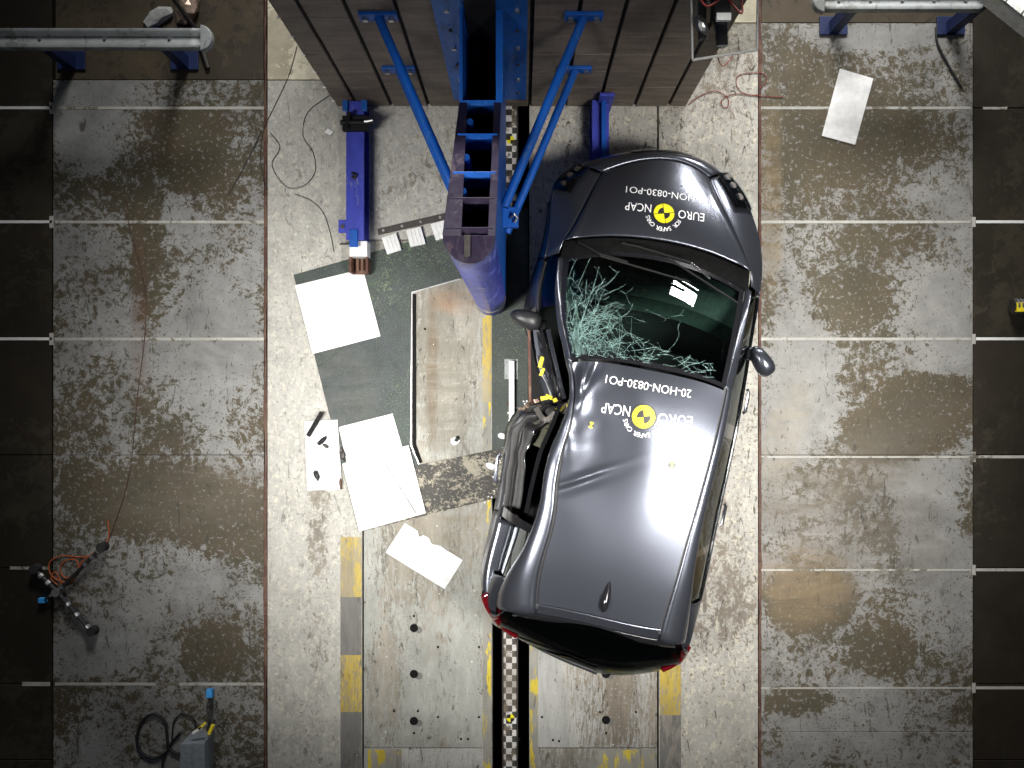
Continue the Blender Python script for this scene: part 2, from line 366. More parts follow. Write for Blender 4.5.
for y0, y1, c in ((600, 655, 'grey_block'), (655, 715, 'yellow'), (715, 772, 'grey_block'), (530, 600, 'yellow')):
    mark((660, y0, 681, y1), M[c], 'painted_block')
mark((368, 749.5, 402, 800), M['yellow_fleck'], 'painted_block'); mark((598, 749.5, 655, 800), M['yellow_fleck'], 'painted_block')
mark((483, 250, 491, 800), M['yellow_fleck'], 'painted_edge'); mark((530, 560, 538, 800), M['yellow_fleck'], 'painted_edge')
mark((482.5, 318, 491.5, 402), M['yellow'], 'painted_edge', .003)
def disc(px, py, r, name='floor_hole', z=.0035, mat='hole'):
    c = P(px, py); return MB().cyl((c.x, c.y, -.05), r, .05 + z, 20).build(name, M[mat], sub)
for x, y in ((414, 628), (414, 674), (414, 721), (606, 674), (606, 720)):
    disc(x, y, .036); disc(x + 5, y + 2, .03, 'hole_rim', .0028, 'grey_block')
for x, y in ((414, 616), (438, 647), (479, 647), (394, 711), (418, 711), (414, 733), (438, 717), (479, 717), (461, 739), (468, 739), (425, 329), (542, 717), (606, 733), (553, 740), (559, 741), (519, 740), (600, 712), (636, 712)):
    disc(x, y, .010)

# ------------------------------------------------------------------ BARRIER BLOCK
YB = 2.427
bar = empty('barrier_block', (-.09, YB + .9, 0), 'massive dark panelled barrier block rising behind the blue pole rig', 'barrier')
MB().box(-1.57, 1.39, YB + .03, YB + 1.8, 0, 2.8).build('core', M['black'], bar)
gx = [-1.585, -1.41, -1.117, -.80, -.50, -.20, .066, .37, .66, .965, 1.255, 1.405]
gz = [.012, .15, .476, .815, 1.15, 1.47, 1.78, 2.10, 2.45, 2.80]
for i in range(len(gx) - 1):
    for k in range(len(gz) - 1):
        dy = random.uniform(0, .004)
        MB().box(gx[i] + .014 * (i > 0), gx[i+1] - .014 * (i < len(gx) - 2), YB + dy, YB + .035, gz[k] + .002, gz[k+1] - .002).build('panel', M['panel'], bar, bevel=.002)
for k in range(1, 7):
    MB().box(-1.605, -1.575, YB - .004, YB + .01, gz[k] - .003, gz[k] + .003).build('edge_tab', M['white'], bar)

# ------------------------------------------------------------------ POLE RIG
XL, XR, YP, ZT = -.390, -.134, .76, 3.15
rig = empty('pole_rig', (-.262, 1.5, 0), 'tall blue impact pole with sloping ladder-like box frame bolted to the barrier', 'impact pole')
pc = ((XL + XR) / 2, YP); R = (XR - XL) / 2
v = []; f = []; n = 24; zs = [.06 + (ZT - .03 - .06) * i / 10 for i in range(11)]
for z in zs:
    for k in range(n + 1):
        t = math.pi + math.pi * k / n; v.append((pc[0] + R * math.cos(t), pc[1] + R * 1.06 * math.sin(t), z))
for i in range(len(zs) - 1):
    for k in range(n): a = i * (n+1) + k; f.append((a, a+1, a+n+2, a+n+1))
f.append(tuple(range(n, -1, -1)))
mesh_obj('pole', v, f, M['pole'], rig, smooth=True)
capp = [(pc[0] + (R+.002) * math.cos(math.pi + math.pi*k/n), pc[1] + (R+.002)*1.06 * math.sin(math.pi + math.pi*k/n)) for k in range(n+1)]
MB().prism(capp, ZT - .03, ZT).build('pole_cap', M['purple_dark'], rig, bevel=.003)
MB().prism([(pc[0] + R*1.012*math.cos(t), pc[1] + R*1.072*math.sin(t)) for t in [math.pi + math.pi*k/n for k in range(6, n+1)]] + [(pc[0], pc[1])], .34, .40).build('scuff_band', M['steel'], rig)['label'] = 'pale scuffed band near the foot'
MB().prism([(pc[0] + R*.7*math.cos(t), pc[1] + R*1.02*math.sin(t)) for t in [math.pi + math.pi*k/n for k in range(n+1)]], 0, .06).build('pole_foot', M['rust'], rig)['label'] = 'rusty foot'
s = MB(); s.box(-.285, -.255, .66, .76, ZT, ZT + .012); s.cyl((-.27, .665, ZT), .016, .014, 12); s.build('lifting_slot', M['dark_steel'], rig)
prof = [(YP, .06), (YP, ZT - .02), (1.80, 1.985), (2.38, 1.985), (2.38, .25), (1.6, .12)]
for x in (XL, XR - .012):
    m = MB(); v = [(x, a, b) for a, b in prof] + [(x + .012, a, b) for a, b in prof]; k = len(prof)
    m.add(v, [tuple(range(k)), tuple(range(2*k-1, k-1, -1))] + [(i, i + k, (i+1) % k + k, (i+1) % k) for i in range(k)])
    m.build('web_plate', M['blue'], rig)
def slope(t): return YP + 1.04 * t, ZT - 1.15 * t
m = MB(); 
y0, z0 = slope(0); y1, z1 = slope(1)
def flange(xa0, xb0, xa1, xb1, name):
    v = [(xa0, y0, z0), (xb0, y0, z0), (xb1, y1, z1), (xa1, y1, z1), (xa0, y0, z0 - .02), (xb0, y0, z0 - .02), (xb1, y1, z1 - .02), (xa1, y1, z1 - .02)]
    MB().add(v, [(0,1,2,3),(7,6,5,4),(4,5,1,0),(5,6,2,1),(6,7,3,2),(7,4,0,3)]).build(name, M['purple_dark'], rig, bevel=.002)
flange(XL - .004, -.300, XL - .004, -.345, 'top_flange'); flange(-.170, XR + .003, -.175, XR + .003, 'top_flange')
for xa, xb in ((XL - .004, XL + .016), (XR - .03, XR + .014)):
    MB().box(xa, xb, 1.80, 2.38, 1.985, 2.0).build('top_lip', M['blue'], rig)
MB().box(XL + .012, XR - .012, YP + .02, 2.37, .12, .5).build('shade_box', M['black'], rig)  # black box added to render the frame's inside as shade and hide the floor
for t, hgt, c in ((1.0, .22, 'blue'), (.70, .30, 'blue'), (.40, .34, 'blue'), (.22, .25, 'purple_dark'), (.03, .1, 'purple_dark')):
    y, z = slope(t)
    MB().bar((XL + .01, y, z - .02), (XR - .01, y, z - .02), .035, .03).build('rung', M[c], rig, bevel=.004)
    MB().box(XL + .012, XR - .012, y + .005, y + .017, z - hgt - .03, z - .03).build('rung_plate', M[c], rig)
for t in (.85, .55, .3):
    y, z = slope(t)
    MB().tube([(XL + .07, y, z - .06), (XL + .07, y + .02, z - .45)], .02, 8).build('inner_stiffener', M['blue'], rig)
mp = MB().box(-.56, .035, 2.38, YB, .32, 2.8).build('mounting_plate', M['blue_plate'], rig, bevel=.003)
MB().box(XL + .03, XR - .03, 2.372, 2.38, .32, 2.8).build('channel_back', M['black'], rig)
MB().tube(smoothpath([(-.33,2.35,1.45),(-.30,2.34,1.38),(-.35,2.34,1.28),(-.32,2.35,1.18),(-.36,2.34,1.12),(-.34,2.35,1.2)]), .010, 6).build('strap_end', M['steel'], rig, smooth=True)
for x in (-.475, -.03):
    for k in range(6):
        for dx in (0,):
            MB().cyl((x, 2.38, .50 + k * .30), .017 if k % 2 else .011, -.015, 10, (0, 1, 0)).build('bolt', M['steel'] if k % 2 else M['dark_steel'], rig)
def brace(xa, ya, xb, yb, z):
    MB().tube([(xa, ya, z), (xb, yb, z)], .030, 12).build('brace_tube', M['blue'], rig, smooth=True)
    w_ = .125
    fp = MB().box(xa - w_, xa + w_, YB - .025, YB, z - .05, z + .05).build('brace_foot', M['blue'], rig, bevel=.004)
    for dx in (-.085, .085): MB().cyl((xa + dx, YB - .025, z), .02, -.022, 6, (0, 1, 0)).build('bolt', M['steel'], fp)
for z in (1.83, .90):
    brace(-.93, YB - .02, -.41, 1.22, z); brace(.40, YB - .02, -.115, 1.18, z)
MB().box(XR, XR + .11, 1.10, 1.24, 1.50, 1.55).build('brace_clamp', M['blue'], rig, bevel=.006)
MB().tube([(-.08, 1.16, 1.56), (-.05, 1.18, 1.6), (-.03, 1.16, 1.59), (-.05, 1.13, 1.57)], .009, 8).build('shackle', M['steel'], rig, smooth=True)

# ------------------------------------------------------------------ BLUE FLOOR BEAMS
def floor_beam(px0, px1, py0, py1, zt, label, rich):
    a = P(px0, py0, zt); b = P(px1, py1, zt); x0, x1, yb, ya = a.x, b.x, b.y, a.y
    e = empty('steel_beam', ((x0+x1)/2, (ya+yb)/2, 0), label, 'beam', 'blue steel beams lying in front of the barrier')
    t = .02
    MB().box(x0, x1, yb, ya, zt - t, zt).build('top_flange', M['violet_blue'], e, bevel=.003)
    MB().box((x0+x1)/2 - .012, (x0+x1)/2 + .012, yb, ya, t, zt - t).build('web', M['violet_blue'], e)
    MB().box(x0, x1, yb, ya, 0, t).build('bottom_flange', M['violet_blue'], e, bevel=.003)
    return e, x0, x1, yb, ya
e, x0, x1, yb, ya = floor_beam(346, 364, 101, 240, .24, 'long violet-blue steel beam lying left of the pole rig, black clamp on it', 1)
m = MB().box(x0 - .02, x1 + .04, ya - .26, ya - .14, .24, .30)
m.tube([(x0 - .03, ya - .2, .31), (x1 + .07, ya - .2, .31)], .022, 8); m.tube([(x0 + .02, ya - .25, .31), (x0 + .05, ya - .12, .33)], .02, 8); m.build('clamp', M['matt_black'], e)
MB().tube([(x1 + .02, ya - .2, .335), (x1 + .09, ya - .19, .335)], .012, 8).build('clamp_screw', M['steel'], e)
m = MB().box(x0 - .025, x0 + .02, ya - .09, ya, .24, .27); m.box(x1 - .02, x1 + .03, ya - .09, ya, .24, .27); m.build('end_bracket', M['blue_plate'], e, bevel=.004)
m = MB().tube([(x0 + .05, (ya) - .60, .245), (x0 + .09, ya - .62, .26), (x0 + .075, ya - .65, .25), (x0+.05, ya-.63, .25)], .012, 8); m.build('shackle', M['black_plastic'], e)
MB().box(x0 - .075, x0, yb + .07, yb + .18, .16, .19).build('side_lug', M['violet_blue'], e, bevel=.004)
MB().cyl((x0 - .04, yb + .12, .19), .018, .012, 8).build('bolt', M['dark_steel'], e)
MB().box(x0 + .03, x0 + .10, yb - .06, yb + .09, .24, .255).build('end_tab', M['blue'], e, bevel=.004)
m = MB().box(x0 + .02, x1 + .02, yb - .13, yb, .05, .20).build('end_block', M['white'], e, bevel=.006)
m = MB(); m.box(x0 + .01, x0 + .03, yb - .26, yb - .13, .02, .17); m.box(x1 - .0, x1 + .02, yb - .26, yb - .13, .02, .17); m.box(x0 + .01, x1 + .02, yb - .26, yb - .13, .02, .04)
m.tube([(x0 + .07, yb - .14, .1), (x0 + .07, yb - .24, .1)], .015, 8); m.tube([(x0 + .11, yb - .14, .1), (x0 + .11, yb - .24, .1)], .015, 8); m.build('rusty_shoe', M['rust'], e)
MB().tube([(x0 - .08, yb - .01, .1), (x0 + .02, yb - .01, .1)], .008, 8).build('pin', M['dark_steel'], e)
e, x0, x1, yb, ya = floor_beam(592, 609, 100, 175, .24, 'short violet-blue steel beam between the barrier and the car nose', 0)
MB().box((x0+x1)/2 + .005, (x0+x1)/2 + .04, yb, ya + .02, .24, .30).build('upright_rib', M['blue'], e)
MB().box(x0 + .05, x1 + .03, ya - .03, ya + .0, .0, .42).build('end_plate', M['violet_blue'], e, bevel=.004)

# ------------------------------------------------------------------ DARK FLOOR PLATE under the papers
mt_z = .014
O = [(294,275), (528,208), (528,490), (359,532)]; I = [(411,292), (492,270), (492,450), (418,465), (411,445)]
def F2(p, z=0.): q = P(*p); return (q.x, q.y)
plate = empty('ground_plate', P(420, 390), 'large dark frame-shaped plate with rectangular opening lying askew on the floor', 'floor plate')
MB().prism([F2(O[0]), F2((528,208)), F2((528,262)), F2(I[1]), F2(I[0]), F2((318,368))], 0, mt_z).build('upper_band', M['mat'], plate, bevel=.002)
MB().prism([F2((318,368)), F2(I[0]), F2(I[4]), F2(I[3]), F2(O[3])], 0, mt_z - .0003).build('left_band', M['mat'], plate, bevel=.002)
MB().prism([F2(I[1]), F2((528,262)), F2((528,446)), F2(I[2])], 0, mt_z - .0005).build('right_band', M['mat'], plate, bevel=.002)
MB().prism([F2(O[3]), F2(I[3]), F2(I[2]), F2((528,446)), F2(O[2])], 0, mt_z - .0002).build('lower_band', M['mat_worn'], plate, bevel=.002)
m = MB(); pts = [P(460, 279, mt_z), P(412, 292.5, mt_z), P(411, 445, mt_z), P(419, 464, mt_z)]
for a, b in zip(pts[:-1], pts[1:]): m.bar(a, b, .010, .012)
m.build('edge_bead', M['steel'], plate)
m = MB(); pts = [P(414.5, 294, .003), P(414.5, 445, .003), P(421, 463, .003)]
for a, b in zip(pts[:-1], pts[1:]): m.bar(a, b, .030, .006)
m.build('edge_shadow', M['hole'], plate)  # black strip painted in as the shadow along the opening's left inner edge
# steel strip with white pads
st = empty('steel_strip', P(413, 224, mt_z), 'brown flat steel strip with bolts along the top of the dark plate', 'steel strip')
a = P(378, 232, mt_z + .008); b = P(447, 216, mt_z + .008); MB().bar(a, b, .055, .016).build('strip', M['dark_steel'], st, bevel=.002)
for t in (.08, .35, .62, .9): p = a.lerp(b, t); MB().cyl((p.x, p.y, p.z + .008), .012, .01, 8).build('bolt', M['steel'], st)
for lab, q in (('left white ribbed pad of three below the brown steel strip', [(447,178),(500,160),(520,222),(468,238)]), ('middle white ribbed pad of three below the brown steel strip', [(537,150),(590,137),(608,200),(552,212)]), ('right white ribbed pad of three, nearest the pole, below the steel strip', [(625,128),(682,112),(700,172),(645,188)])):
    poly = [F2((260 + x/3.657, 190 + y/3.657)) for x, y in q]
    o = MB().prism(poly, mt_z, mt_z + .03)
    v0, v1, v2, v3 = [Vector((*p, mt_z + .03)) for p in poly]
    for t in (.25, .5, .75): o.bar(v0.lerp(v1, t), v3.lerp(v2, t), .012, .008)
    tag(o.build('foam_pad', M['white'], bevel=.002), lab, 'pad', 'white pads under the steel strip')
# white bracket bar
wb = empty('white_bracket', P(512, 395, mt_z), 'long thin white metal bar with drilled foot plate beside the crushed door', 'bracket')
x0, x1, y0, y1 = rect(504.5, 359, 518, 379); MB().box(x0, x1, y0, y1, mt_z, mt_z + .006).build('foot_plate', M['galv'], wb, bevel=.002)
x0, x1, y0, y1 = rect(509, 361, 514.5, 430); MB().box(x0, x1, y0, y1, mt_z + .006, mt_z + .05).build('bar', M['white'], wb, bevel=.003)
for x, y in ((506.5, 362), (516.5, 362), (506.5, 376), (516.5, 376)): p = P(x, y); MB().cyl((p.x, p.y, mt_z + .006), .006, .004, 8).build('screw', M['dark_steel'], wb)

# ------------------------------------------------------------------ WHITE BOARDS
def board(px, z0, label, th=.010):
    o = MB().prism([F2(p) for p in px], z0, z0 + th).build('foam_board', M['white_board'], bevel=.001)
    return tag(o, label, 'board', 'white boards on the floor')
z = mt_z
board([(295.5,285.7),(363.4,269.3),(380.9,336.3),(313.3,354)], z, 'square white board at the top left corner of the dark plate')
board([(305,421),(338,419.7),(342.6,489.4),(308,490)], z, 'narrow upright white board strewn with black fragments')
board([(339.3,427),(393,413.4),(402.7,447),(412,480),(356,500)], z, 'white board mostly hidden under another board')
board([(342.9,463.4),(409,445),(426.2,512.6),(359.8,531)], z + .0105, 'large square white board lying on top of another, crossed by a grey scuff')
board([(405,522.7),(418,531),(419,537),(424,535),(429,538),(432,544),(440,545.5),(463,560),(445,589),(385.8,552.3)], 0, 'white board with a torn notched edge, alone left of the car')
board([(839.7,69),(873,78.8),(854.7,145),(821.4,136)], 0, 'white rectangular board lying alone at upper right of the floor')
p0 = P(374, 438, z + .022); p1 = P(412, 510, z + .022)
m = MB().bar(P(384,440,z+.011), P(399,468,z+.022), .006, .002)
tag(MB().bar(P(378, 452, z + .0212), P(416, 513, z + .0212), .012, .0015).build('grey_scuff_strip', M['galv']), 'thin grey strip along the large square white board', 'strip')
def chunk(px, py, z, r, name, lab, mat='black_plastic', sq=(1, .5, .4), rot=0., cat='debris', group='fragments on the boards'):
    c = P(px, py, z); bm = bmesh.new(); bmesh.ops.create_icosphere(bm, subdivisions=2, radius=1)
    rnd = random.Random(int(px * 7 + py)); v = []
    for q in bm.verts:
        k = r * (1 + .45 * noise.noise(q.co * 1.7 + Vector((px, py, 0))))
        x, y, zz = q.co.x * k * sq[0], q.co.y * k * sq[1], q.co.z * k * sq[2]
        v.append((c.x + x * math.cos(rot) - y * math.sin(rot), c.y + x * math.sin(rot) + y * math.cos(rot), c.z + r * sq[2] * .8 + zz))
    f = [[q.index for q in g.verts] for g in bm.faces]; bm.free()
    return tag(mesh_obj(name, v, f, M[mat]), lab, cat, group)
zb = z + .010
tag(MB().bar(P(308, 436, zb + .02), P(322, 412, zb + .02), .035, .03).bar(P(309, 433, zb + .04), P(321, 414, zb + .04), .01, .012).build('trim_strip', M['matt_black'], bevel=.004), 'black plastic trim strip across the top of the narrow board', 'debris')
chunk(322, 441, zb, .032, 'plastic_fragment', 'upper dark broken fragment on the narrow white board', rot=.7, sq=(1.6,.6,.5))
chunk(326, 446, zb, .022, 'plastic_fragment', 'small grey fragment touching the upper fragment on the narrow board', 'dark_steel', rot=-.5, sq=(1.4,.7,.5))
chunk(317, 475, zb, .034, 'plastic_fragment', 'lower dark broken fragment on the narrow white board', rot=1.9, sq=(1.3,.6,.5))
chunk(343, 454, z, .040, 'plastic_fragment', 'crumpled grey fragment wedged between two white boards', 'dark_steel', rot=1.8, sq=(1.5,.6,.5))
chunk(341, 484, z, .035, 'plastic_fragment', 'dark reddish fragment beside the narrow board lower corner', 'rust', rot=1.6, sq=(1.6,.35,.4))
chunk(457, 439, 0, .028, 'plastic_fragment', 'dark fragment on white patch inside the plate opening', 'black_plastic', rot=1, sq=(1,.6,.5))
chunk(455, 441, 0, .040, 'paint_chip', 'white torn chip inside the opening of the dark plate', 'white', rot=.3, sq=(1,.8,.1))
for px, py, r_, mt_, lb in ((502,436,.038,'white','white torn chip by the foot of the white bar'),(491,466,.042,'white','white crumpled chip on the scuffed plate edge left of the rear door'),(523,411,.045,'brown_chip','brown torn chip at the front corner of the rear door'),(509,404,.018,'red_lamp','small red chip beside the white bar end')):
    chunk(px, py, mt_z, r_, 'paint_chip', lb, mt_, (1,.7,.25), px * .3)
rnd = random.Random(3)
chips = MB()
for i in range(90):
    t = rnd.random(); px = 524 - 30 * t + rnd.gauss(0, 5); py = 405 + 95 * t + rnd.gauss(0, 8); c = P(px, py, mt_z)
    a = rnd.uniform(0, 6); r = rnd.uniform(.004, .014)
    chips.prism([(c.x + r * math.cos(a + k * 2.1 ), c.y + r * math.sin(a + k * 2.1)) for k in range(3)], mt_z, mt_z + .002)
for i in range(150):
    px = rnd.uniform(270, 760); py = rnd.uniform(100, 760); c = P(px, py)
    a = rnd.uniform(0, 6); r = rnd.uniform(.003, .008)
    chips.prism([(c.x + r * math.cos(a + k * 2.1 ), c.y + r * math.sin(a + k * 2.1)) for k in range(3)], 0, .003)
tag(chips.build('glass_crumbs', M['white']), 'small pale glass crumbs scattered on the floor around the car', 'debris', kind='stuff')

# ------------------------------------------------------------------ CAR: an undamaged hatchback in local (u forward, v right, w up), then bent by the crash
CL = [(2.0, P(664,152,.6)), (1.17, P(655,240,1.04)), (.17, P(650,369.5,1.47)), (-1.57, P(599,617,1.46)), (-2.05, P(583,667,.9))]
def rigid(u, v):
    pts = CL
    for (ua, a), (ub, b) in zip(pts[:-1], pts[1:]):
        if u >= ub or ub == pts[-1][0]:
            t = (ua - u) / (ua - ub); c = a.lerp(b, t); break
    k = .17 + (.03 if u < 0 else 0)
    r = Vector((1, -k, 0)).normalized()
    return (c.x + r.x * v, c.y + r.y * v)
LM = []
def lm(u, v, w_, px, py): q = P(px, py, w_); LM.append(((u, v, w_), (q.x, q.y)))
lm(2.0,0,.6, 664,153); lm(1.17,0,1.04, 655,240); lm(1.05,-.70,1.0, 563,240); lm(1.05,.70,1.0, 751.6,271.5)
lm(.12,-.53,1.43, 573,364); lm(.12,.53,1.43, 725,390.5); lm(.17,0,1.47, 650,369.5)
lm(-1.55,-.43,1.45, 538,604.4); lm(-1.55,.43,1.45, 660,629); lm(-1.58,0,1.46, 599,617)
lm(-.7,.50,1.46, 692,521); lm(-.7,-.49,1.46, 556,505)
lm(1.35,.82,.7, 752,234); lm(.0,.845,.7, 736,419); lm(-1.3,.83,.75, 703,582); lm(.75,.84,.7,750,320)
lm(-1.80,.74,.85, 683,650); lm(-2.05,0,.85, 590,668); lm(-1.83,-.72,.9, 492,617); lm(-1.45,-.83,.75, 480,570)
lm(-.75,-.845,.7, 501,470); lm(1.3,-.82,.7, 549,213); lm(1.7,-.72,.65, 565,175.5); lm(1.7,.74,.65, 737,189)
lm(-1.5,-.62,1.2, 505,592)
for w_ in (1.0, .7, .3):
    k = (1.0 - w_) * 15
    lm(.42,-.845,w_, 537 - k,330); lm(-.06,-.845,w_, 553 - k,397); lm(-.30,-.845,w_, 526 - k*.3,412)
lm(-.30,-.55,1.38, 560,440); lm(-.05,-.55,1.40, 572,396)
for u in (1.7, .9, 0, -.9, -1.7):
    for v in (-.7, .7):
        if not (u == 0 and v < 0): LM.append(((u, v, .15), rigid(u, v)))
LM.append(((0, 0, .15), rigid(0, 0))); LM.append(((0, -.2, .7), rigid(0, -.2)))
S_ = np.array([a for a, b in LM], float); D_ = np.array([b for a, b in LM], float)
def kern(A): return -np.sqrt(((A[:, None, :] - S_[None, :, :]) ** 2 * np.array([1, 1, .6])).sum(-1) + .35 ** 2)
n_ = len(S_); K = kern(S_) ; Pm = np.hstack([np.ones((n_, 1)), S_])
A_ = np.zeros((n_ + 4, n_ + 4)); A_[:n_, :n_] = K - np.eye(n_) * .004; A_[:n_, n_:] = Pm; A_[n_:, :n_] = Pm.T
W_ = np.linalg.solve(A_, np.vstack([D_, np.zeros((4, 2))]))
def gauss(d2, s): return np.exp(-d2 / (2 * s * s))
def warp(V):
    V = np.asarray(V, float); out = np.hstack([kern(V), np.ones((len(V), 1)), V]) @ W_
    X, Y, Z = out[:, 0], out[:, 1], V[:, 2].copy()
    # crumpling round the point of impact (world, near (.17,-.06))
    c = np.array([.16, -.08]); d2 = (X - c[0]) ** 2 + ((Y - c[1]) * .75) ** 2
    g = gauss(d2, .22) * (V[:, 2] > .12) * np.where(V[:, 2] > 1.25, .25, 1.0)
    nz = np.array([[noise.noise(Vector((a * 7, b * 7, z * 5))), noise.noise(Vector((a * 7 + 9, b * 7, z * 6))), noise.noise(Vector((a * 6, b * 9 + 4, z * 4)))] for a, b, z in zip(X, Y, Z)]) if len(X) else np.zeros((0, 3))
    X += g * nz[:, 0] * .09; Y += g * nz[:, 1] * .07; Z += g * nz[:, 2] * .08
    return X, Y, Z
car = empty('car', (*rigid(0, 0), 0), 'dark grey metallic hatchback with crushed driver side and cracked windscreen, seen from above', 'car')
def cpart(name, V, Fc, mat, parent=None, solid=.0, smooth=True, sharp=40, outward=True, dent=None, label=None, kind=None):
    X, Y, Z = warp(V)
    if dent is not None: Z = Z + dent(X, Y)
    vs = [Vector(t) for t in zip(X, Y, Z)]
    if outward and len(Fc):
        cc = Vector((*rigid(float(np.mean(np.asarray(V)[:, 0])) * .8, 0), .55)); s = 0
        for f in Fc:
            a, b, c = vs[f[0]], vs[f[1]], vs[f[2]]; nrm = (b - a).cross(c - a); s += nrm.dot((a + b + c) / 3 - cc)
        if s < 0: Fc = [tuple(reversed(f)) for f in Fc]
    o = mesh_obj(name, vs, Fc, mat, parent or car, smooth=smooth, sharp=sharp, solid=solid)
    if label: o['label'] = label
    if kind: o['kind'] = kind
    return o
def grid(fn, nu, nv):
    V = [fn(i / nu, j / nv) for j in range(nv + 1) for i in range(nu + 1)]
    Fc = [(j*(nu+1)+i, j*(nu+1)+i+1, (j+1)*(nu+1)+i+1, (j+1)*(nu+1)+i) for j in range(nv) for i in range(nu)]
    return V, Fc
def interp(x, xs, ys): return float(np.interp(x, xs, ys))
def catm(pts, n=12):
    return [tuple(p) for p in smoothpath([(*p, 0) if len(p) == 2 else p for p in pts], n)]
OUTP = catm([(2.0,0),(1.985,.2),(1.945,.38),(1.87,.54),(1.75,.68),(1.58,.785),(1.35,.828),(1.0,.842),(.5,.847),(0,.847),(-.6,.847),(-1.1,.84),(-1.45,.82),(-1.70,.785),(-1.86,.70),(-1.95,.58),(-2.02,.38),(-2.05,.18),(-2.06,0)])
OU = np.array([p[0] for p in OUTP]); OV = np.array([p[1] for p in OUTP])
OT = np.concatenate([[0], np.cumsum(np.hypot(np.diff(OU), np.diff(OV)))])
def T(u): return float(np.interp(-u, -OU, OT))
def out_t(t): return float(np.interp(t, OT, OU)), float(np.interp(t, OT, OV))
def W(u): return float(np.interp(-u, -OU, OV))
def inset(z): return interp(z, [.15,.22,.32,.45,.58,.70,.80,.88,.94,1.02], [.075,.045,.018,.0,.0,.006,.004,.018,.040,.075])
def side_pt(t, z, sg):
    u, v = out_t(t); d = inset(z)
    char = .008 * math.exp(-((z - .74) / .03) ** 2)
    return (u * (1 - d / 2.2), sg * (v - (d - char) * min(1, v / .4)) if v > 0 else 0, z)
def zbelt(u): return interp(u, [-2.0,-1.7,-1.0,0,.6,1.0,1.3,1.7,2.0], [1.0,1.02,1.0,.975,.955,.935,.86,.76,.70])
def zlow(u):
    z = .19
    for ax in (1.20, -1.317):
        d = abs(u - ax)
        if d < .36: z = max(z, .29 + math.sqrt(.36**2 - d*d))
    return z
def side_panel(name, ta, tb, sg, ztop=None, zbot=None, mat='paint', nt=24, nz=12, **k):
    def fn(a, b):
        t = ta + (tb - ta) * a; u, _ = out_t(t)
        lo = zbot(u) if zbot else zlow(u); hi = ztop(u) if ztop else zbelt(u)
        return side_pt(t, lo + (hi - lo) * b, sg)
    V, Fc = grid(fn, nt, nz); return cpart(name, V, Fc, M[mat], solid=.012, **k)
# underbody / liner
V = []; Fc = []
base = [out_t(t) for t in np.linspace(0, OT[-1], 60)]
loop = [(u*.96, v*.93) for u, v in base] + [(u*.96, -v*.93) for u, v in base[-2:0:-1]]
V = [(u, v, .2) for u, v in loop]; n = len(V)
V += [(u*.97, v*.95, .62) for u, v in loop]
Fc = [tuple(range(n))] + [(i, (i+1) % n, n + (i+1) % n, n + i) for i in range(n)]
cpart('underbody', V, Fc, M['black'], smooth=False, outward=False)
cr = dict(crumple=1)
# side panels
for sg in (-1, 1):
    dn = 46 if sg < 0 else 22
    side_panel('fender', T(1.50), T(.92) , sg, nt=20)
    fd = side_panel('front_door', T(.91), T(-.12), sg, nt=dn, nz=18, label='crushed front door' if sg < 0 else None)
    rd = side_panel('rear_door', T(-.13), T(-.98), sg, nt=dn, nz=18, label='crumpled rear door' if sg < 0 else None)
    side_panel('rear_quarter', T(-.99), T(-1.70), sg, nt=20)
    for u, par in ((.05, fd), (-.82, rd)):
        V, Fc = [], []
        mb = MB().tube([(u, sg*(W(u)+.004), .84), (u + .02, sg*(W(u)+.022), .845), (u + .16, sg*(W(u)+.022), .85), (u + .18, sg*(W(u)+.004), .85)], .013, 8)
        cpart('door_handle', mb.v, mb.f, M['chrome'] if sg > 0 else M['paint'], par, outward=False)
    mb = MB(); mb.tube([(u, sg*(W(u) - .045), .215) for u in np.linspace(.85, -.95, 30)], .045, 8); cpart('sill', mb.v, mb.f, M['black_plastic'], outward=False)
    # belt moulding
    mb = MB(); mb.tube([(u, sg*(W(u) - .056), zbelt(u) + .006) for u in np.linspace(.88, -1.45, 50)], .010, 6); cpart('belt_moulding', mb.v, mb.f, M['chrome' if sg > 0 else 'black_plastic'], outward=False)
# bumpers
M['door_inner'] = plain('grey door lining', (.028,.027,.027), .6)
M['dash'] = plain('dashboard', (.10,.13,.12), .6)
V, Fc = [], []
def full_panel(name, ta, tb, zb, zt, mat, nt=50, nz=10, **k):
    """front (ta<tb from nose) or rear strip wrapping both sides"""
    def fn(a, b):
        s = a * 2 - 1; sg = 1 if s >= 0 else -1
        t = ta + (tb - ta) * abs(s); u, _ = out_t(t)
        lo = zb(u) if callable(zb) else zb; hi = zt(u) if callable(zt) else zt
        return side_pt(t, lo + (hi - lo) * b, sg)
    V, Fc = grid(fn, nt, nz); return cpart(name, V, Fc, M[mat], solid=.012, **k)
fb = full_panel('front_bumper', 0, T(1.505), zlow, lambda u: interp(u, [1.5, 1.7, 2.0], [.80,.72,.62]), 'paint')
def onside(name, ta, tb, za, zb_, off, mat, parent, sgs=(-1, 1), nt=16, nz=6):
    for sg in sgs:
        def fn(a, b):
            u, v, z = side_pt(ta + (tb - ta) * a, za + (zb_ - za) * b, sg); return (u + off * (1 if ta < T(1.2) else -1), v, z)
        V, Fc = grid(fn, nt, nz); cpart(name, V, Fc, M[mat], parent)
V, Fc = grid(lambda a, b: (lambda q: (q[0] + .012, q[1], q[2]))(side_pt(abs(a*2-1) * T(1.9), .26 + .22 * b, 1 if a > .5 else -1)), 24, 6)
cpart('lower_grille', V, Fc, M['black_plastic'], fb)
rb = full_panel('rear_bumper', OT[-1], T(-1.71), zlow, .62, 'paint')
tg = full_panel('tailgate', OT[-1], T(-1.90), .63, .96, 'paint', nz=6)
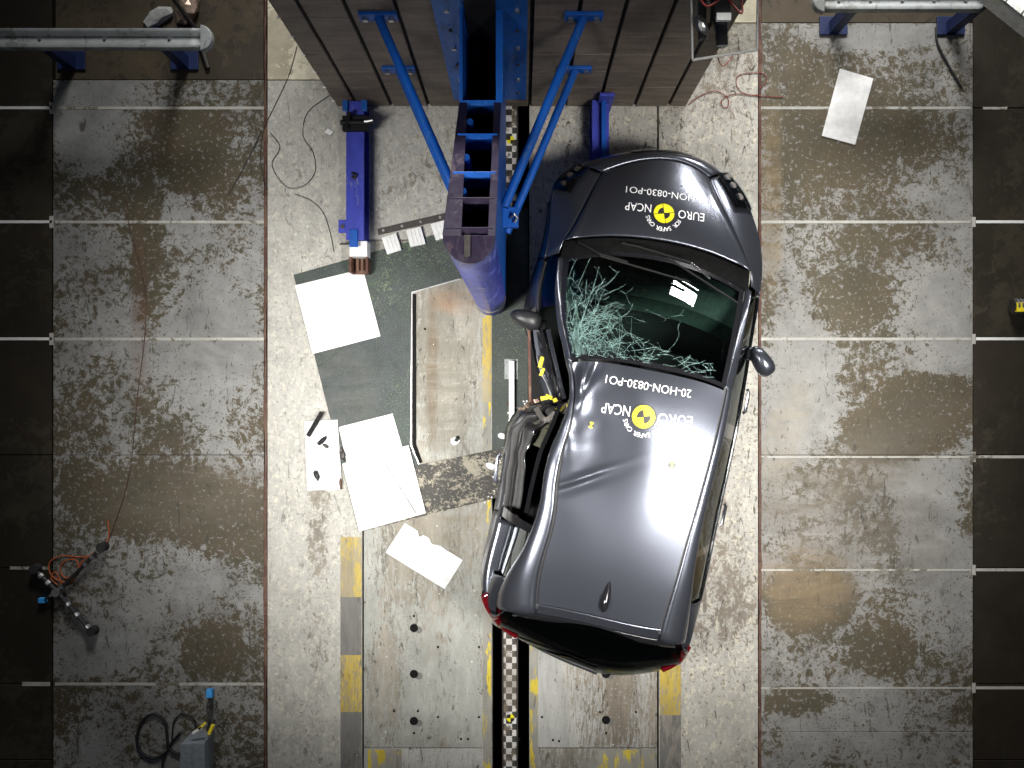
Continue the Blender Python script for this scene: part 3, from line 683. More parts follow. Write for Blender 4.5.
# hood, fender tops, nose
def hood_pt(q, p):
    ur = 1.175 - .125 * q * q; vr = .70 * q
    uf = 1.885 - .145 * q * q; vf = .455 * q
    u = ur + (uf - ur) * p; v = vr + (vf - vr) * (p ** .85)
    z = 1.045 - .045 * q * q + ((.795 - .02 * q * q) - (1.045 - .045 * q * q)) * (p ** 1.55)
    z += .012 * math.exp(-((abs(q) - .93) / .05) ** 2) * (1 - p)
    return (u, v, z)
V, Fc = grid(lambda a, b: hood_pt(a * 2 - 1, b), 60, 40)
hood = cpart('hood', V, Fc, M['paint'], solid=.01)
for sg in (-1, 1):
    def ft(a, b):       # a along car from rear to nose, b from crease outwards
        p = a; iu, iv, iz = hood_pt(1.012, p)
        ot = T(.93) + (T(1.80) - T(.93)) * a; ou, ov, _ = side_pt(ot, interp(a, [0, .45, 1], [.95, .80, .70]), 1); oz = interp(a, [0, .3, .55, 1], [.935, .88, .81, .70])
        iu = iu if a > .02 else .95
        iz -= .004
        s = b; z = iz + (oz - iz) * (s ** 1.5) ; u = iu + (ou - iu) * s; v = iv + (ov - iv) * s
        return (u, sg * v, z)
    V, Fc = grid(ft, 30, 12); ftop = cpart('fender_top', V, Fc, M['paint'], solid=.008)
    def hl(a, b):
        u, v, z = ft(.60 + .40 * a, .42 + .56 * b); return (u + .012, v + sg * .008, z + .014)
    V, Fc = grid(hl, 16, 8); hp = cpart('headlight', V, Fc, M['gloss_black'])
    mb = MB()
    for a in (.25, .55, .8):
        u, v, z = hl(a, .5); mb.tube([(u, v, z - .01), (u + .01, v, z + .016)], [.045, .03], 12)
    cpart('reflector', mb.v, mb.f, M['dark_steel'], hp, outward=False)
    V, Fc = grid(lambda a, b: (lambda q: (q[0] + .006, q[1], q[2] + .016))(hl(a, b)), 16, 8); cpart('lens', V, Fc, M['lens'], hp)
def nose(a, b):
    q = a * 2 - 1; sg = 1 if q >= 0 else -1
    iu, iv, iz = hood_pt(q, 1.0)
    t = abs(q) * T(1.80); ou, ov, _ = side_pt(t, .66, sg); oz = interp(ou, [1.7, 2.0], [.70, .60])
    s = b; bulge = .03 * math.sin(math.pi * s)
    return (iu + .006 + (ou - iu) * math.sin(s * math.pi / 2) , iv + (ov - iv) * s, iz - .006 + (oz - iz) * (1 - math.cos(s * math.pi / 2)))
V, Fc = grid(nose, 40, 8); npn = cpart('nose_panel', V, Fc, M['paint'], solid=.006)
V, Fc = grid(lambda a, b: (lambda q: (q[0] + .010, q[1], q[2] + .004))(nose(.28 + .44 * a, .55 + .35 * b)), 24, 5); cpart('upper_grille', V, Fc, M['gloss_black'], npn)
# cowl, windscreen
def cowl(a, b):
    q = a * 2 - 1; u = 1.165 - .12 * q * q - b * .13; return (u, .69 * q, 1.012 - .04 * q * q + b * .012)
V, Fc = grid(cowl, 30, 4); cpart('cowl', V, Fc, M['cowl_black'])
WB = lambda q: (1.075 - .14 * q * q, .665 * q, 1.005 - .04 * q * q)
WT = lambda q: (.185 - .055 * q * q, .525 * q, 1.462 - .035 * q * q)
def ws(q, p):
    a = WB(q); b = WT(q); bl = .045 * math.sin(math.pi * p) * (1 - .35 * q * q)
    dip = -.02 * math.exp(-((q + .75) / .3) ** 2 - ((p - .85) / .3) ** 2)
    return (a[0] + (b[0]-a[0])*p, a[1] + (b[1]-a[1])*p, a[2] + (b[2]-a[2])*p + bl + dip)
V, Fc = grid(lambda a, b: ws(a*2-1, b), 30, 24); wscreen = cpart('windscreen', V, Fc, M['glass'])
# black frit band
mb_v, mb_f = [], []
def frit(fn, n):
    V, Fc = grid(fn, n, 2); k = len(mb_v); mb_v.extend(V); mb_f.extend([tuple(i + k for i in f) for f in Fc])
lift = lambda q: (q[0], q[1], q[2] + .002)
frit(lambda a, b: lift(ws(a*2-1, .07*b)), 30); frit(lambda a, b: lift(ws(a*2-1, .965 + .035*b)), 30)
frit(lambda a, b: lift(ws(-1 + .06*b, a)), 20); frit(lambda a, b: lift(ws(1 - .06*b, a)), 20)
cpart('frit_band', mb_v, mb_f, M['gloss_black'], wscreen)
# cracks
rnd = random.Random(11); cv, cf = [], []
def crack(q, p, ang, ln, wd, jit=.35, branch=.25, depth=0):
    x, y = q, p; step = .025; n = int(ln / step); prev = None
    for i in range(n):
        ang += rnd.gauss(0, jit * .5); x2 = x + math.cos(ang) * step * 1.3; y2 = y + math.sin(ang) * step
        if not (-.97 < x2 < .95 and .04 < y2 < .985): break
        a = Vector(ws(x, y)); b = Vector(ws(x2, y2)); d = (b - a); sd = Vector((-d.y, d.x, 0)).normalized() * wd * rnd.uniform(.4, 1)
        k = len(cv); up = Vector((0, 0, .003))
        for pt in (a - sd, a + sd, b + sd, b - sd): cv.append(tuple(pt + up))
        cf.append((k, k+1, k+2, k+3)); x, y = x2, y2
        if depth < 2 and rnd.random() < branch * .2: crack(x, y, ang + rnd.choice((-1, 1)) * rnd.uniform(.5, 1.3), ln * .4, wd * .8, jit, branch, depth + 1)
for i in range(210):
    q0 = -.97 + abs(rnd.gauss(0, .42)); p0 = .97 - abs(rnd.gauss(0, .2)); crack(q0, min(.97, p0), rnd.uniform(0, 6.28), rnd.uniform(.05, .32), .00045)
for i in range(22):      # rays from the lower left corner
    crack(-.8 + rnd.gauss(0, .08), .80 + rnd.gauss(0, .05), rnd.uniform(-2.2, .35), rnd.uniform(.25, .6), .0006, .4, .4)
for i in range(10): crack(rnd.uniform(-.95, -.6), rnd.uniform(.3, .7), rnd.uniform(-2.2, -.6), .3, .0008, .2)
for i in range(46): crack(rnd.uniform(-.3, .85), rnd.uniform(.84, .97), rnd.choice((.1,.5,2.6,3.0,-.6)) , rnd.uniform(.05,.18), .0006, .2)
cpart('crack', cv, cf, M['crack'], wscreen, smooth=False, label='web of fine pale green cracks', kind='stuff')
# rail line and greenhouse
def sinterp(u, xs, ys, d=.16): return sum(interp(min(max(u + k*d/4, xs[0]), xs[-1]), xs, ys) * (5 - abs(k)) for k in range(-4, 5)) / 25
def rail(u):
    us = [-1.80,-1.65,-1.50,-1.3,-1.1,-.7,-.2,.12,.45,.8,1.0]
    return interp(u, us, [.675,.675,.665,.635,.605,.585,.592,.592,.635,.685,.725]), interp(u, us, [1.09,1.14,1.21,1.32,1.40,1.44,1.43,1.395,1.27,1.09,.955])
def ditch(u):
    us = [-1.60,-1.2,-.7,-.2,.12]; return sinterp(u, us, [.43,.468,.495,.515,.53]), sinterp(u, us, [1.438,1.468,1.486,1.478,1.437], .12)
def zroof(u, v):
    b = sinterp(u, [-1.9,-1.6,-1.3,-.9,-.4,-.1,.1,.2,.5], [1.42,1.456,1.485,1.508,1.518,1.505,1.482,1.466,1.40], .28); h, zd = ditch(u); 
    return b + (zd + .010 - b) * min(1, abs(v) / h) ** 2.4
def roof_dent(X, Y):
    def pw(px, py): q = P(px, py, 1.46); return q.x, q.y
    Z = np.zeros_like(X)
    def g(px, py, sx, sy, rot, amp):
        nonlocal Z
        cx, cy = pw(px, py); c, s = math.cos(rot), math.sin(rot); a = (X - cx) * c + (Y - cy) * s; b = -(X - cx) * s + (Y - cy) * c
        Z = Z + amp * np.exp(-(a / sx) ** 2 / 2 - (b / sy) ** 2 / 2)
    g(598, 440, .17, .26, 0, -.030); g(600, 520, .16, .20, .1, -.005)
    g(580, 478, .17, .018, .33, .016); g(580, 484, .17, .03, .33, -.010)     # sharp crease
    g(583, 383, .035, .12, -.25, .030); g(574, 385, .03, .10, 0, -.030); g(590, 378, .02, .10, -.5, -.022); g(566, 420, .03, .12, .1, .018)
    g(640, 400, .10, .25, .1, .010)
    return Z
def roof(a, b):
    q = a * 2 - 1; u0 = .165 - .05 * q * q; u1 = -1.575 + .03 * q * q; u = u0 + (u1 - u0) * b; h, _ = ditch(u); v = q * (h - .006)
    return (u, v, zroof(u, v))
V, Fc = grid(roof, 90, 130); roofo = cpart('roof', V, Fc, M['paint'], dent=roof_dent, label='dented roof panel')
def sh_dent(X, Y): return roof_dent(X, Y) * .7
for sg in (-1, 1):
    V, Fc = grid(lambda a, b: (lambda u: (u, sg * (ditch(u)[0] - .010 + .024 * b), ditch(u)[1] - .006))(.13 - 1.72 * a), 60, 1)
    cpart('roof_ditch', V, Fc, M['black_plastic'], dent=sh_dent)
    def shoulder(a, b):
        u = .14 - 1.785 * a; uu = max(u, -1.60); dv, dz = ditch(uu); dv += .010
        if u < -1.60: dz -= (-1.60 - u) * .35
        rv, rz = rail(u); s = b
        return (u, sg * (dv + (rv - dv) * math.sin(s * math.pi / 2) ** .9), dz + (rz - dz) * (1 - math.cos(s * math.pi / 2)))
    V, Fc = grid(shoulder, 60, 8); cpart('roof_side', V, Fc, M['paint'], solid=.006)
    def apil(a, b):
        p = a; x0 = ws(sg * 1.0, p); u = x0[0] - .03 * b; rv, rz = rail(min(u, 1.0)); 
        return (x0[0] + (u - x0[0]) * b, x0[1] + (sg * rv - x0[1]) * b, x0[2] + .006 + .006 * math.sin(b * math.pi) + (rz - x0[2]) * b)
    V, Fc = grid(apil, 24, 5); cpart('a_pillar', V, Fc, M['paint'], solid=.006)
    # side windows
    def gl(u0, u1, ins=0.):
        def fn(a, b):
            u = u0 + (u1 - u0) * a; rv, rz = rail(u); bv, bz = W(u) - .062 - ins, zbelt(u)
            return (u, sg * (bv + (rv - .006 - bv) * b + .012 * math.sin(b * math.pi)), bz + (rz - bz) * b)
        return fn
    if sg > 0:
        V, Fc = grid(gl(.93, -.08), 16, 6); cpart('side_window', V, Fc, M['rear_glass'])
        V, Fc = grid(gl(-.15, -.92), 16, 6); cpart('side_window', V, Fc, M['rear_glass'])
        V, Fc = grid(gl(-.97, -1.38), 10, 6); cpart('side_window', V, Fc, M['rear_glass'])
    else:
        V, Fc = grid(gl(.93, .55), 8, 6); cpart('side_window', V, Fc, M['glass'])
        V, Fc = grid(gl(-.97, -1.36, .10), 10, 6); cpart('side_window', V, Fc, M['rear_glass'])
    for u0, u1 in ((-.07, -.16), (-.915, -.975)):
        V, Fc = grid(gl(u0, u1), 3, 10); cpart('window_pillar', V, Fc, M['gloss_black'])
    def dpil(a, b):
        u = -1.36 + (-1.72 + 1.36) * a; rv, rz = rail(u); bv, bz = W(u) - .055 - (.06*(1-a) if sg < 0 else 0), zbelt(u)
        return (u, sg * (bv + (rv - bv) * b + .03 * math.sin(b * math.pi)), bz + (rz - bz) * b)
    V, Fc = grid(dpil, 12, 12); cpart('d_pillar', V, Fc, M['paint'], solid=.006)
    # rear corner between the D pillar and the hatch glass; lower part is the tail lamp
    def corner(a, b):
        z1 = dpil(1, 1 - b); g = rg(sg, .0 + b); z1 = (z1[0], abs(z1[1]), z1[2])
        s = a; bul = .035 * math.sin(math.pi * s)
        return (z1[0] + (g[0]-z1[0])*s - bul, sg * (z1[1] + (abs(g[1])-z1[1])*s + bul * .6), z1[2] + (g[2]-z1[2])*s)
    def rg(q, p):
        t = (-1.645 + .02*q*q, .60*q, 1.415 - .09*q*q); b_ = (-2.05 + .15*q*q, .66*q, .95)
        return (t[0] + (b_[0]-t[0])*p, t[1] + (q*.675-t[1])*min(1, p*1.05)**.55, t[2] + (b_[2]-t[2])*p + .0)
    V, Fc = grid(lambda a, b: corner(a, b * .35), 10, 8); cpart('rear_corner', V, Fc, M['paint'], solid=.006)
    V, Fc = grid(lambda a, b: corner(a, .36 + b * .64), 10, 8); cpart('tail_lamp', V, Fc, M['red_lamp'], solid=.006)
    def lamp(a, b):
        t = T(-1.60 if sg < 0 else -1.74) + (T(-1.95) - T(-1.60 if sg < 0 else -1.74)) * a; u, v = out_t(t); inn = .012 + .02*b if b < .7 else .026 + .25*(b - .7); z = .72 + .36*min(b, .7)/.7 + .03*max(0, b-.7)
        return (u * (1 - inn*.5), sg * (v - inn), z)
    V, Fc = grid(lamp, 14, 10); cpart('tail_lamp', V, Fc, M['red_lamp'], solid=.006)
# spoiler and hatch glass
def rgb(q, p):
    b = rg(q, p); bl = .075 * math.sin(math.pi * p) * (1 - .3*q*q); return (b[0] - bl * .7, b[1], b[2] + bl * .5)
V, Fc = grid(lambda a, b: rgb(a*2-1, b), 40, 16); cpart('rear_window', V, Fc, M['gloss_black'] if False else M['rear_glass'])
V, Fc = grid(lambda a, b: (lambda q, p: (lambda g: (g[0]+.02, g[1]*.97, g[2]-.02))(rg(q, p)))(a*2-1, b), 10, 4); cpart('hatch_frame', V, Fc, M['black'])
def spo(a, b):
    q = a*2-1; s = b; u = -1.585 + .03*q*q - .075*s; h = .44 + .12*s
    return (u, h*q, 1.450 - .012*q*q - .040*s - .02*s*abs(q)**3)
V, Fc = grid(spo, 40, 5); cpart('spoiler', V, Fc, M['paint'], solid=.015)
V, Fc = grid(lambda a, b: (lambda q: (q[0]-.003, q[1], q[2]-.004))((lambda s_: (s_[0]-.05*b, s_[1]*(1+.03*b), s_[2]-.05*b))(spo(a, 1))), 40, 3); cpart('spoiler_lip', V, Fc, M['gloss_black'], solid=.01)
mb = MB(); mb.tube([rgb(.05, .80), rgb(-.25, .72), rgb(-.55, .74)], [.018,.012,.008], 8); mb.v = [Vector((p.x-.02, p.y, p.z+.02)) for p in mb.v]; cpart('rear_wiper', mb.v, mb.f, M['black_plastic'], outward=False)
V, Fc = grid(lambda a, b: (lambda q: (q[0]-.02-.02*b, q[1], q[2]))(side_pt(OT[-1] - .22*a - .02, .80 - .05*b, -1)), 12, 3); cpart('licence_garnish', V, Fc, M['chrome'], tg)
# aerial fin
fin = MB()
for k, (u, r, z) in enumerate(((-1.33,.012,.0),(-1.38,.026,.03),(-1.44,.030,.055),(-1.49,.026,.07),(-1.52,.014,.06))): pass
V = []; sec = [(-1.27,.008,.005),(-1.34,.026,.024),(-1.42,.036,.048),(-1.49,.032,.066),(-1.53,.014,.05)]
for u, r, z in sec:
    for t in range(9): a = math.pi * t / 8; V.append((u, .02 + r*math.cos(a), zroof(u, 0) - .004 + z*math.sin(a)))
Fc = [(i*9+t, i*9+t+1, (i+1)*9+t+1, (i+1)*9+t) for i in range(4) for t in range(8)] + [tuple(range(36, 45))]
cpart('aerial_fin', V, Fc, M['gloss_black'], roofo)
# wheels
for u in (1.20, -1.317):
    for sg in (-1, 1):
        c = (u, sg * .74, .30); mb = MB(); prof = [(.20,-.10),(.28,-.10),(.30,-.07),(.305,0),(.30,.07),(.28,.10),(.20,.10)]
        N = 32; V = [(u + r*math.cos(2*math.pi*k/N), sg*.735 + y, .305 + r*math.sin(2*math.pi*k/N)) for r, y in prof for k in range(N)]
        Fc = [(j*N+k, j*N+(k+1)%N, (j+1)*N+(k+1)%N, (j+1)*N+k) for j in range(6) for k in range(N)]
        wh = cpart('wheel', V, Fc, M['rubber'], outward=False, label='black tyre and alloy rim')
        mb = MB(); mb.tube([(u, sg*.80, .305), (u, sg*.825, .305)], .05, 12)
        for k in range(10):
            a = 2*math.pi*k/10; mb.bar((u, sg*.81, .305), (u + .2*math.cos(a), sg*.82, .305 + .2*math.sin(a)), .035, .02, up=(0,1,0))
        cpart('rim', mb.v, mb.f, M['steel'], wh, outward=False, smooth=False)
# mirrors
def mirror(cx, cy, z, L_, w_, rot, mat, base, label=None):
    c = P(cx, cy, z); b = P(*base); V = []; nu, nv = 20, 12
    for j in range(nv + 1):
        th = math.pi * j / nv
        for i in range(nu):
            ph = 2*math.pi*i/nu; x = math.sin(th)*math.cos(ph); y = math.sin(th)*math.sin(ph); zz = math.cos(th)
            x = math.copysign(abs(x)**.8, x) * L_; y = math.copysign(abs(y)**.8, y) * w_ * (1 + .25 * x / L_); zz = zz * .085
            V.append((c.x + x*math.cos(rot) - y*math.sin(rot), c.y + x*math.sin(rot) + y*math.cos(rot), c.z + zz))
    Fc = [(j*nu+i, j*nu+(i+1)%nu, (j+1)*nu+(i+1)%nu, (j+1)*nu+i) for j in range(nv) for i in range(nu)]
    Fc = [tuple(reversed(f)) for f in Fc]
    o = mesh_obj('door_mirror', V, Fc, M[mat], car, smooth=True)
    if label: o['label'] = label
    MB().tube([Vector((b.x, b.y, z - .04)), Vector((c.x, c.y, c.z - .03))], [.045, .03], 10).build('mirror_arm', M['gloss_black'], o, smooth=True)
    return o
mirror(761.5, 361, 1.0, .125, .068, math.radians(-58), 'paint', (747, 352, 1.0))
mirror(526, 319, .98, .125, .07, math.radians(-18), 'black_plastic', (545, 326, .98), 'folded left door mirror')  # near-black material stands in for the shade on this mirror
# wipers
def wiper(pts):
    mb = MB().tube([P(*p) for p in pts], .008, 6); o = mb.build('wiper_arm', M['matt_black'], car); return o
w1 = wiper([(622, 243, 1.06), (640, 247, 1.085), (691, 262.6, 1.155), (698, 268, 1.17)])
MB().bar(P(668, 258, 1.135), P(738, 303, 1.19), .012, .016).build('wiper_blade', M['matt_black'], w1)
MB().tube([P(691, 262.6, 1.17), P(710, 279, 1.185)], .007, 6).build('wiper_spring', M['chrome'], w1)
w2 = wiper([(578, 242, 1.03), (600, 254, 1.09), (628, 262, 1.12)])
MB().bar(P(600, 256, 1.10), P(690, 282, 1.19), .012, .016).build('wiper_blade', M['matt_black'], w2)
# interior
def cbox(name, u0, u1, v0, v1, z0, z1, mat, parent=None, seg=4, label=None):
    bm = bmesh.new(); bmesh.ops.create_cube(bm, size=1)
    for q in bm.verts: q.co = Vector(((u0+u1)/2 + q.co.x*(u1-u0), (v0+v1)/2 + q.co.y*(v1-v0), (z0+z1)/2 + q.co.z*(z1-z0)))
    bmesh.ops.bevel(bm, geom=bm.edges[:], offset=min(u1-u0, v1-v0, z1-z0)*.28, segments=seg, profile=.6, affect='EDGES')
    V = [tuple(q.co) for q in bm.verts]; Fc = [[q.index for q in g.verts] for g in bm.faces]; bm.free()
    return cpart(name, V, Fc, M[mat], parent, outward=False, label=label)
def dash(a, b):
    q = a*2-1; u = 1.0 - .10*q*q - .38*b; return (u, .66*q*(1 - .03*b), .955 + .03*math.sin(b*3) - .28*max(0, b-.75)*1.5)
V, Fc = grid(dash, 20, 8); cpart('dashboard', V, Fc, M['dash'])
for v0 in (-.52, .10):
    st_ = cbox('seat', -.10, .38, v0, v0+.44, .32, .55, 'seat', label='front seat')
    cbox('backrest', -.32, -.14, v0, v0+.44, .50, 1.12, 'seat', st_); cbox('headrest', -.34, -.22, v0+.10, v0+.34, 1.10, 1.30, 'seat', st_)
st_ = cbox('seat', -1.15, -.70, -.60, .60, .35, .60, 'seat', label='rear bench'); cbox('backrest', -1.35, -1.15, -.60, .60, .55, 1.10, 'seat', st_)
mb = MB(); c0 = Vector((.50, -.34, .98)); ax = Vector((-.85, 0, .5)).normalized(); a1 = Vector((0,1,0)); a2 = ax.cross(a1)
mb.tube([c0 + (a1*math.cos(t)+a2*math.sin(t))*.18 for t in np.linspace(0, 2*math.pi, 33)], .014, 8, False); mb.bar(c0 - a1*.17, c0 + a1*.17, .04, .02)
cpart('steering_wheel', mb.v, mb.f, M['black_plastic'], outward=False)
V, Fc = grid(lambda a, b: (.55 - .5*a, -.50 + .02*math.sin(a*9), .92 + .30*b), 20, 6); cpart('curtain_airbag', V, Fc, M['lightgrey'], solid=.02, dent=lambda X, Y: X*0)
cbox('parcel_shelf', -1.62, -1.36, -.55, .55, .98, 1.0, 'seat')
V, Fc = grid(lambda a, b: (lambda u: (u, -(W(u) - .045 - .13*b), zbelt(u) + .012))(-1.0 - .62*a), 20, 3); cpart('quarter_ledge', V, Fc, M['paint'], solid=.02)
# torn metal and tape in the crush zone
rnd = random.Random(5)
def strip_part(name, pts, wd, th, mat, label=None, parent=None):
    mb = MB(); pp = smoothpath([P(*p) for p in pts], 5)
    for a, b in zip(pp[:-1], pp[1:]): mb.bar(a, b, wd, th)
    o = mb.build(name, M[mat], parent or car)
    if label: o['label'] = label
    return o
V, Fc = grid(lambda a, b: (lambda u: (u, -(W(u) - .050 - .15*b), .985 + .012*math.sin(b*9)))(-.14 - .84*a), 30, 10); dc = cpart('door_top', V, Fc, M['door_inner'], solid=.02, label='exposed inner top of the rear door')
for vv in (.06, .115, .19):
    mb = MB(); mb.tube([(u, -(W(u) - vv), 1.0) for u in np.linspace(-.16, -.97, 30)], .006, 6); cpart('window_seal', mb.v, mb.f, M['chrome'] if vv > .15 else M['black_plastic'], dc, outward=False)
strip_part('door_skin', [(537,330,.80),(540,350,.8),(545,372,.8),(552,394,.8)], .11, .02, 'paint', 'creased front door skin')
strip_part('door_skin', [(547,330,.9),(551,352,.9),(557,376,.9),(562,398,.9)], .06, .02, 'dark_steel', 'torn inner door skin')
strip_part('curtain_edge', [(536,335,.84),(537,355,.86),(541,372,.86),(547,384,.86),(551,396,.86)], .012, .012, 'lightgrey')
strip_part('curtain_edge', [(538,350,.86),(542,362,.88),(543,376,.88),(549,382,.88)], .010, .012, 'lightgrey')
strip_part('inner_panel', [(540,412,.95),(543,428,.95),(536,446,.95)], .12, .02, 'olive', 'olive inner pillar panel')
strip_part('door_edge', [(529,331,.9),(529.5,365,.9),(530,402,.9)], .02, .10, 'rust', 'rusty bare door edge')
MB().prism([(P(x, y, .3).x, P(x, y, .3).y) for x, y in ((530,328),(548,328),(566,402),(560,408),(531,404))], .18, .30).build('crushed_sill', M['matt_black'], car)
strip_part('door_frame', [(535,330,1.0),(538,352,.98),(545,375,.95),(556,398,.92)], .030, .03, 'paint', 'bent door frame')
strip_part('door_frame', [(541,333,1.05),(546,358,1.04),(553,380,1.0),(560,402,.97)], .030, .03, 'gloss_black', 'bent door frame')
strip_part('door_frame', [(548,330,1.12),(553,352,1.15),(559,378,1.14),(564,398,1.08)], .028, .03, 'paint', 'bent door frame')
strip_part('window_seal', [(539,340,1.0),(543,362,1.0),(552,388,.98),(556,396,.98)], .010, .03, 'chrome')
strip_part('door_frame', [(560,404,1.2),(552,425,1.22),(541,450,1.25),(533,480,1.22),(526,512,1.15)], .030, .035, 'gloss_black', 'rear door window frame pushed out')
strip_part('door_frame', [(536,408,1.0),(545,420,1.02),(556,412,1.05)], .04, .05, 'dark_steel', 'torn B pillar')
strip_part('torn_sheet', [(522,413,.75),(527,406,.78),(533,402,.7),(540,400,.72)], .03, .04, 'brown_chip')
def tape(px, py, z, L_, w_, rot, name='tape_patch', mat='bright_yellow'):
    c = P(px, py, z); a = Vector((math.cos(rot), math.sin(rot), 0))*L_/2; b = Vector((-math.sin(rot), math.cos(rot), 0))*w_/2
    MB().add([c-a-b, c+a-b, c+a+b*.8, c-a+b, c-a-b-Vector((0,0,.004)), c+a-b-Vector((0,0,.004)), c+a+b*.8-Vector((0,0,.004)), c-a+b-Vector((0,0,.004))], [(0,1,2,3),(4,7,6,5),(0,4,5,1),(1,5,6,2),(2,6,7,3),(3,7,4,0)]).build(name, M[mat], car)
for t in ((541,362,1.04,.08,.03,1.3),(542,372,1.03,.06,.025,1.2),(544,398,1.08,.05,.03,.2),(549,397,1.09,.05,.03,-.3),(555,400,1.10,.03,.03,.5)): tape(*t)
BV = {}
def bvh(objs):
    dg = bpy.context.evaluated_depsgraph_get(); vs = []; fs = []
    for o in objs:
        off = origin_of(o); k = len(vs); vs += [v.co + off for v in o.data.vertices]; fs += [tuple(i + k for i in p.vertices) for p in o.data.polygons]
    return BVHTree.FromPolygons(vs, fs)
def drop(tree, x, y, dz=.003, dflt=1.4):
    h = tree.ray_cast(Vector((x, y, 3)), Vector((0, 0, -1)))
    return (h[0].z if h[0] else dflt) + dz
rt = bvh([roofo]); ht = bvh([hood])
for q in ((570,408),(573,412),(577,414),(580,420)): c = P(q[0], q[1], 1.42); tape(q[0], q[1], 1.40, .05, .03, -.4 + .5*rnd.random())
def decal(name, V, Fc, mat, tree, parent, dz=.003):
    dflt = 1.45 if tree is rt else .95
    return mesh_obj(name, [(x, y, drop(tree, x, y, dz, dflt)) for x, y in V], Fc, M[mat], parent)
def text_mesh(s, size):
    cu = bpy.data.curves.new('t', 'FONT'); cu.body = s; cu.size = size; cu.align_x = 'CENTER'; cu.align_y = 'CENTER'; cu.resolution_u = 3
    o = bpy.data.objects.new('t', cu); C.objects.link(o); dg = bpy.context.evaluated_depsgraph_get(); dg.update()
    me = bpy.data.meshes.new_from_object(o.evaluated_get(dg)); v = [tuple(q.co) for q in me.vertices]; f = [tuple(p.vertices) for p in me.polygons]
    bpy.data.objects.remove(o); bpy.data.curves.remove(cu); bpy.data.meshes.remove(me); return v, f
def put_text(s, px, py, z, hpx, wpx, rot, tree, parent, mat='decal_white'):
    """text centred on a point, cap height and width in photograph pixels at height z"""
    sc = FOC / (H - z); v, f = text_mesh(s, 1.0)
    xs = [q[0] for q in v]; ys = [q[1] for q in v]; w0 = max(xs)-min(xs); h0 = max(ys)-min(ys); mx = (max(xs)+min(xs))/2; my = (max(ys)+min(ys))/2
    c = P(px, py, z); ca, sa = math.cos(rot), math.sin(rot); V = []
    for q in v:
        a = (q[0]-mx)/w0*wpx/sc; b = (q[1]-my)/h0*hpx/sc; V.append((c.x + a*ca - b*sa, c.y + a*sa + b*ca))
    return decal('lettering', V, f, mat, tree, parent)
def arc_text(s, px, py, z, rpx, hpx, a0, a1, tree, parent):
    """letters on a circle, angles in degrees (world), upright seen from outside"""
    sc = FOC / (H - z); c = P(px, py, z); V = []; Fc = []; n = len(s)
    for i, ch in enumerate(s):
        if ch == ' ': continue
        v, f = text_mesh(ch, hpx / .72 / sc); ang = math.radians(a0 + (a1 - a0) * (i + .5) / n); r = rpx / sc; rot = ang - math.pi/2
        k = len(V); x0 = c.x + r*math.cos(ang); y0 = c.y + r*math.sin(ang)
        for q in v: V.append((x0 + q[0]*math.cos(rot) - q[1]*math.sin(rot), y0 + q[0]*math.sin(rot) + q[1]*math.cos(rot)))
        Fc += [tuple(j + k for j in g) for g in f]
    decal('lettering', V, Fc, 'decal_white', tree, parent)
def target(px, py, z, rpx, rot, tree, parent, name='target_roundel', rim=True):
    sc = FOC/(H-z); c = P(px, py, z); r = rpx/sc; o = None
    def sector(r0, a0, a1, n=14, rr=r):
        V = []; Fc = []; m_ = 4
        for i in range(n+1):
            a = rot + a0 + (a1-a0)*i/n
            for j in range(m_+1): q = r0 + (rr-r0)*j/m_; V.append((c.x + q*math.cos(a), c.y + q*math.sin(a)))
        for i in range(n):
            for j in range(m_): Fc.append((i*5+j, i*5+j+1, (i+1)*5+j+1, (i+1)*5+j))
        return V, Fc
    V, Fc = sector(0.0005, 0, 2*math.pi, 40); o = decal(name, V, Fc, 'decal_yellow', tree, parent, .003)
    if rim: V, Fc = sector(r*.94, 0, 2*math.pi, 40, r*1.04); decal('rim_ring', V, Fc, 'decal_black', tree, o, .0045)
    for a in (math.pi/2, 3*math.pi/2): V, Fc = sector(.0005, a, a+math.pi/2, 10, r*(.55 if rim else 1)); decal('black_quadrant', V, Fc, 'decal_black', tree, o, .0045)
    if rim:
        for a in (0, math.pi/2, math.pi, 3*math.pi/2):
            d = Vector((math.cos(rot+a), math.sin(rot+a))); e_ = Vector((-d.y, d.x))*.0022
            V = [(c.x+d.x*k+e_.x*s, c.y+d.y*k+e_.y*s) for k in np.linspace(0, r, 6) for s in (-1, 1)]
            decal('cross_line', V, [(2*i, 2*i+1, 2*i+3, 2*i+2) for i in range(5)], 'decal_black', tree, o, .0046)
    return o
PI = math.pi
ra = PI - math.radians(9.5); rh = PI - math.radians(8)
put_text('20-HON-0830-PO1', 648.8, 386.5, 1.49, 8.2, 87, PI - math.radians(10), rt, roofo)
put_text('NCAP', 616, 409.5, 1.5, 10.5, 28.5, PI - math.radians(8), rt, roofo); put_text('EURO', 675, 420, 1.5, 10.5, 35, PI - math.radians(6), rt, roofo)
target(643.6, 416.8, 1.5, 12.4, math.radians(5), rt, roofo)
arc_text('FOR SAFER CARS', 643.6, 416.8, 1.5, 18.3, 4.8, 332, 186, rt, roofo)
target(671.8, 465, 1.5, 4.2, math.radians(40), rt, roofo, 'target_sticker', False)
put_text('20-HON-0830-PO1', 667.5, 194.3, .95, 7.2, 83, PI - math.radians(8.3), ht, hood)
put_text('NCAP', 638, 207.5, .98, 8.8, 26, PI - math.radians(7), ht, hood); put_text('EURO', 690.5, 216.5, .96, 8.8, 26.5, PI - math.radians(7), ht, hood)
target(663.5, 214, .98, 11.0, math.radians(5), ht, hood)
arc_text('FOR SAFER CARS', 663.5, 213.8, .98, 16.6, 4.4, 335, 188, ht, hood)
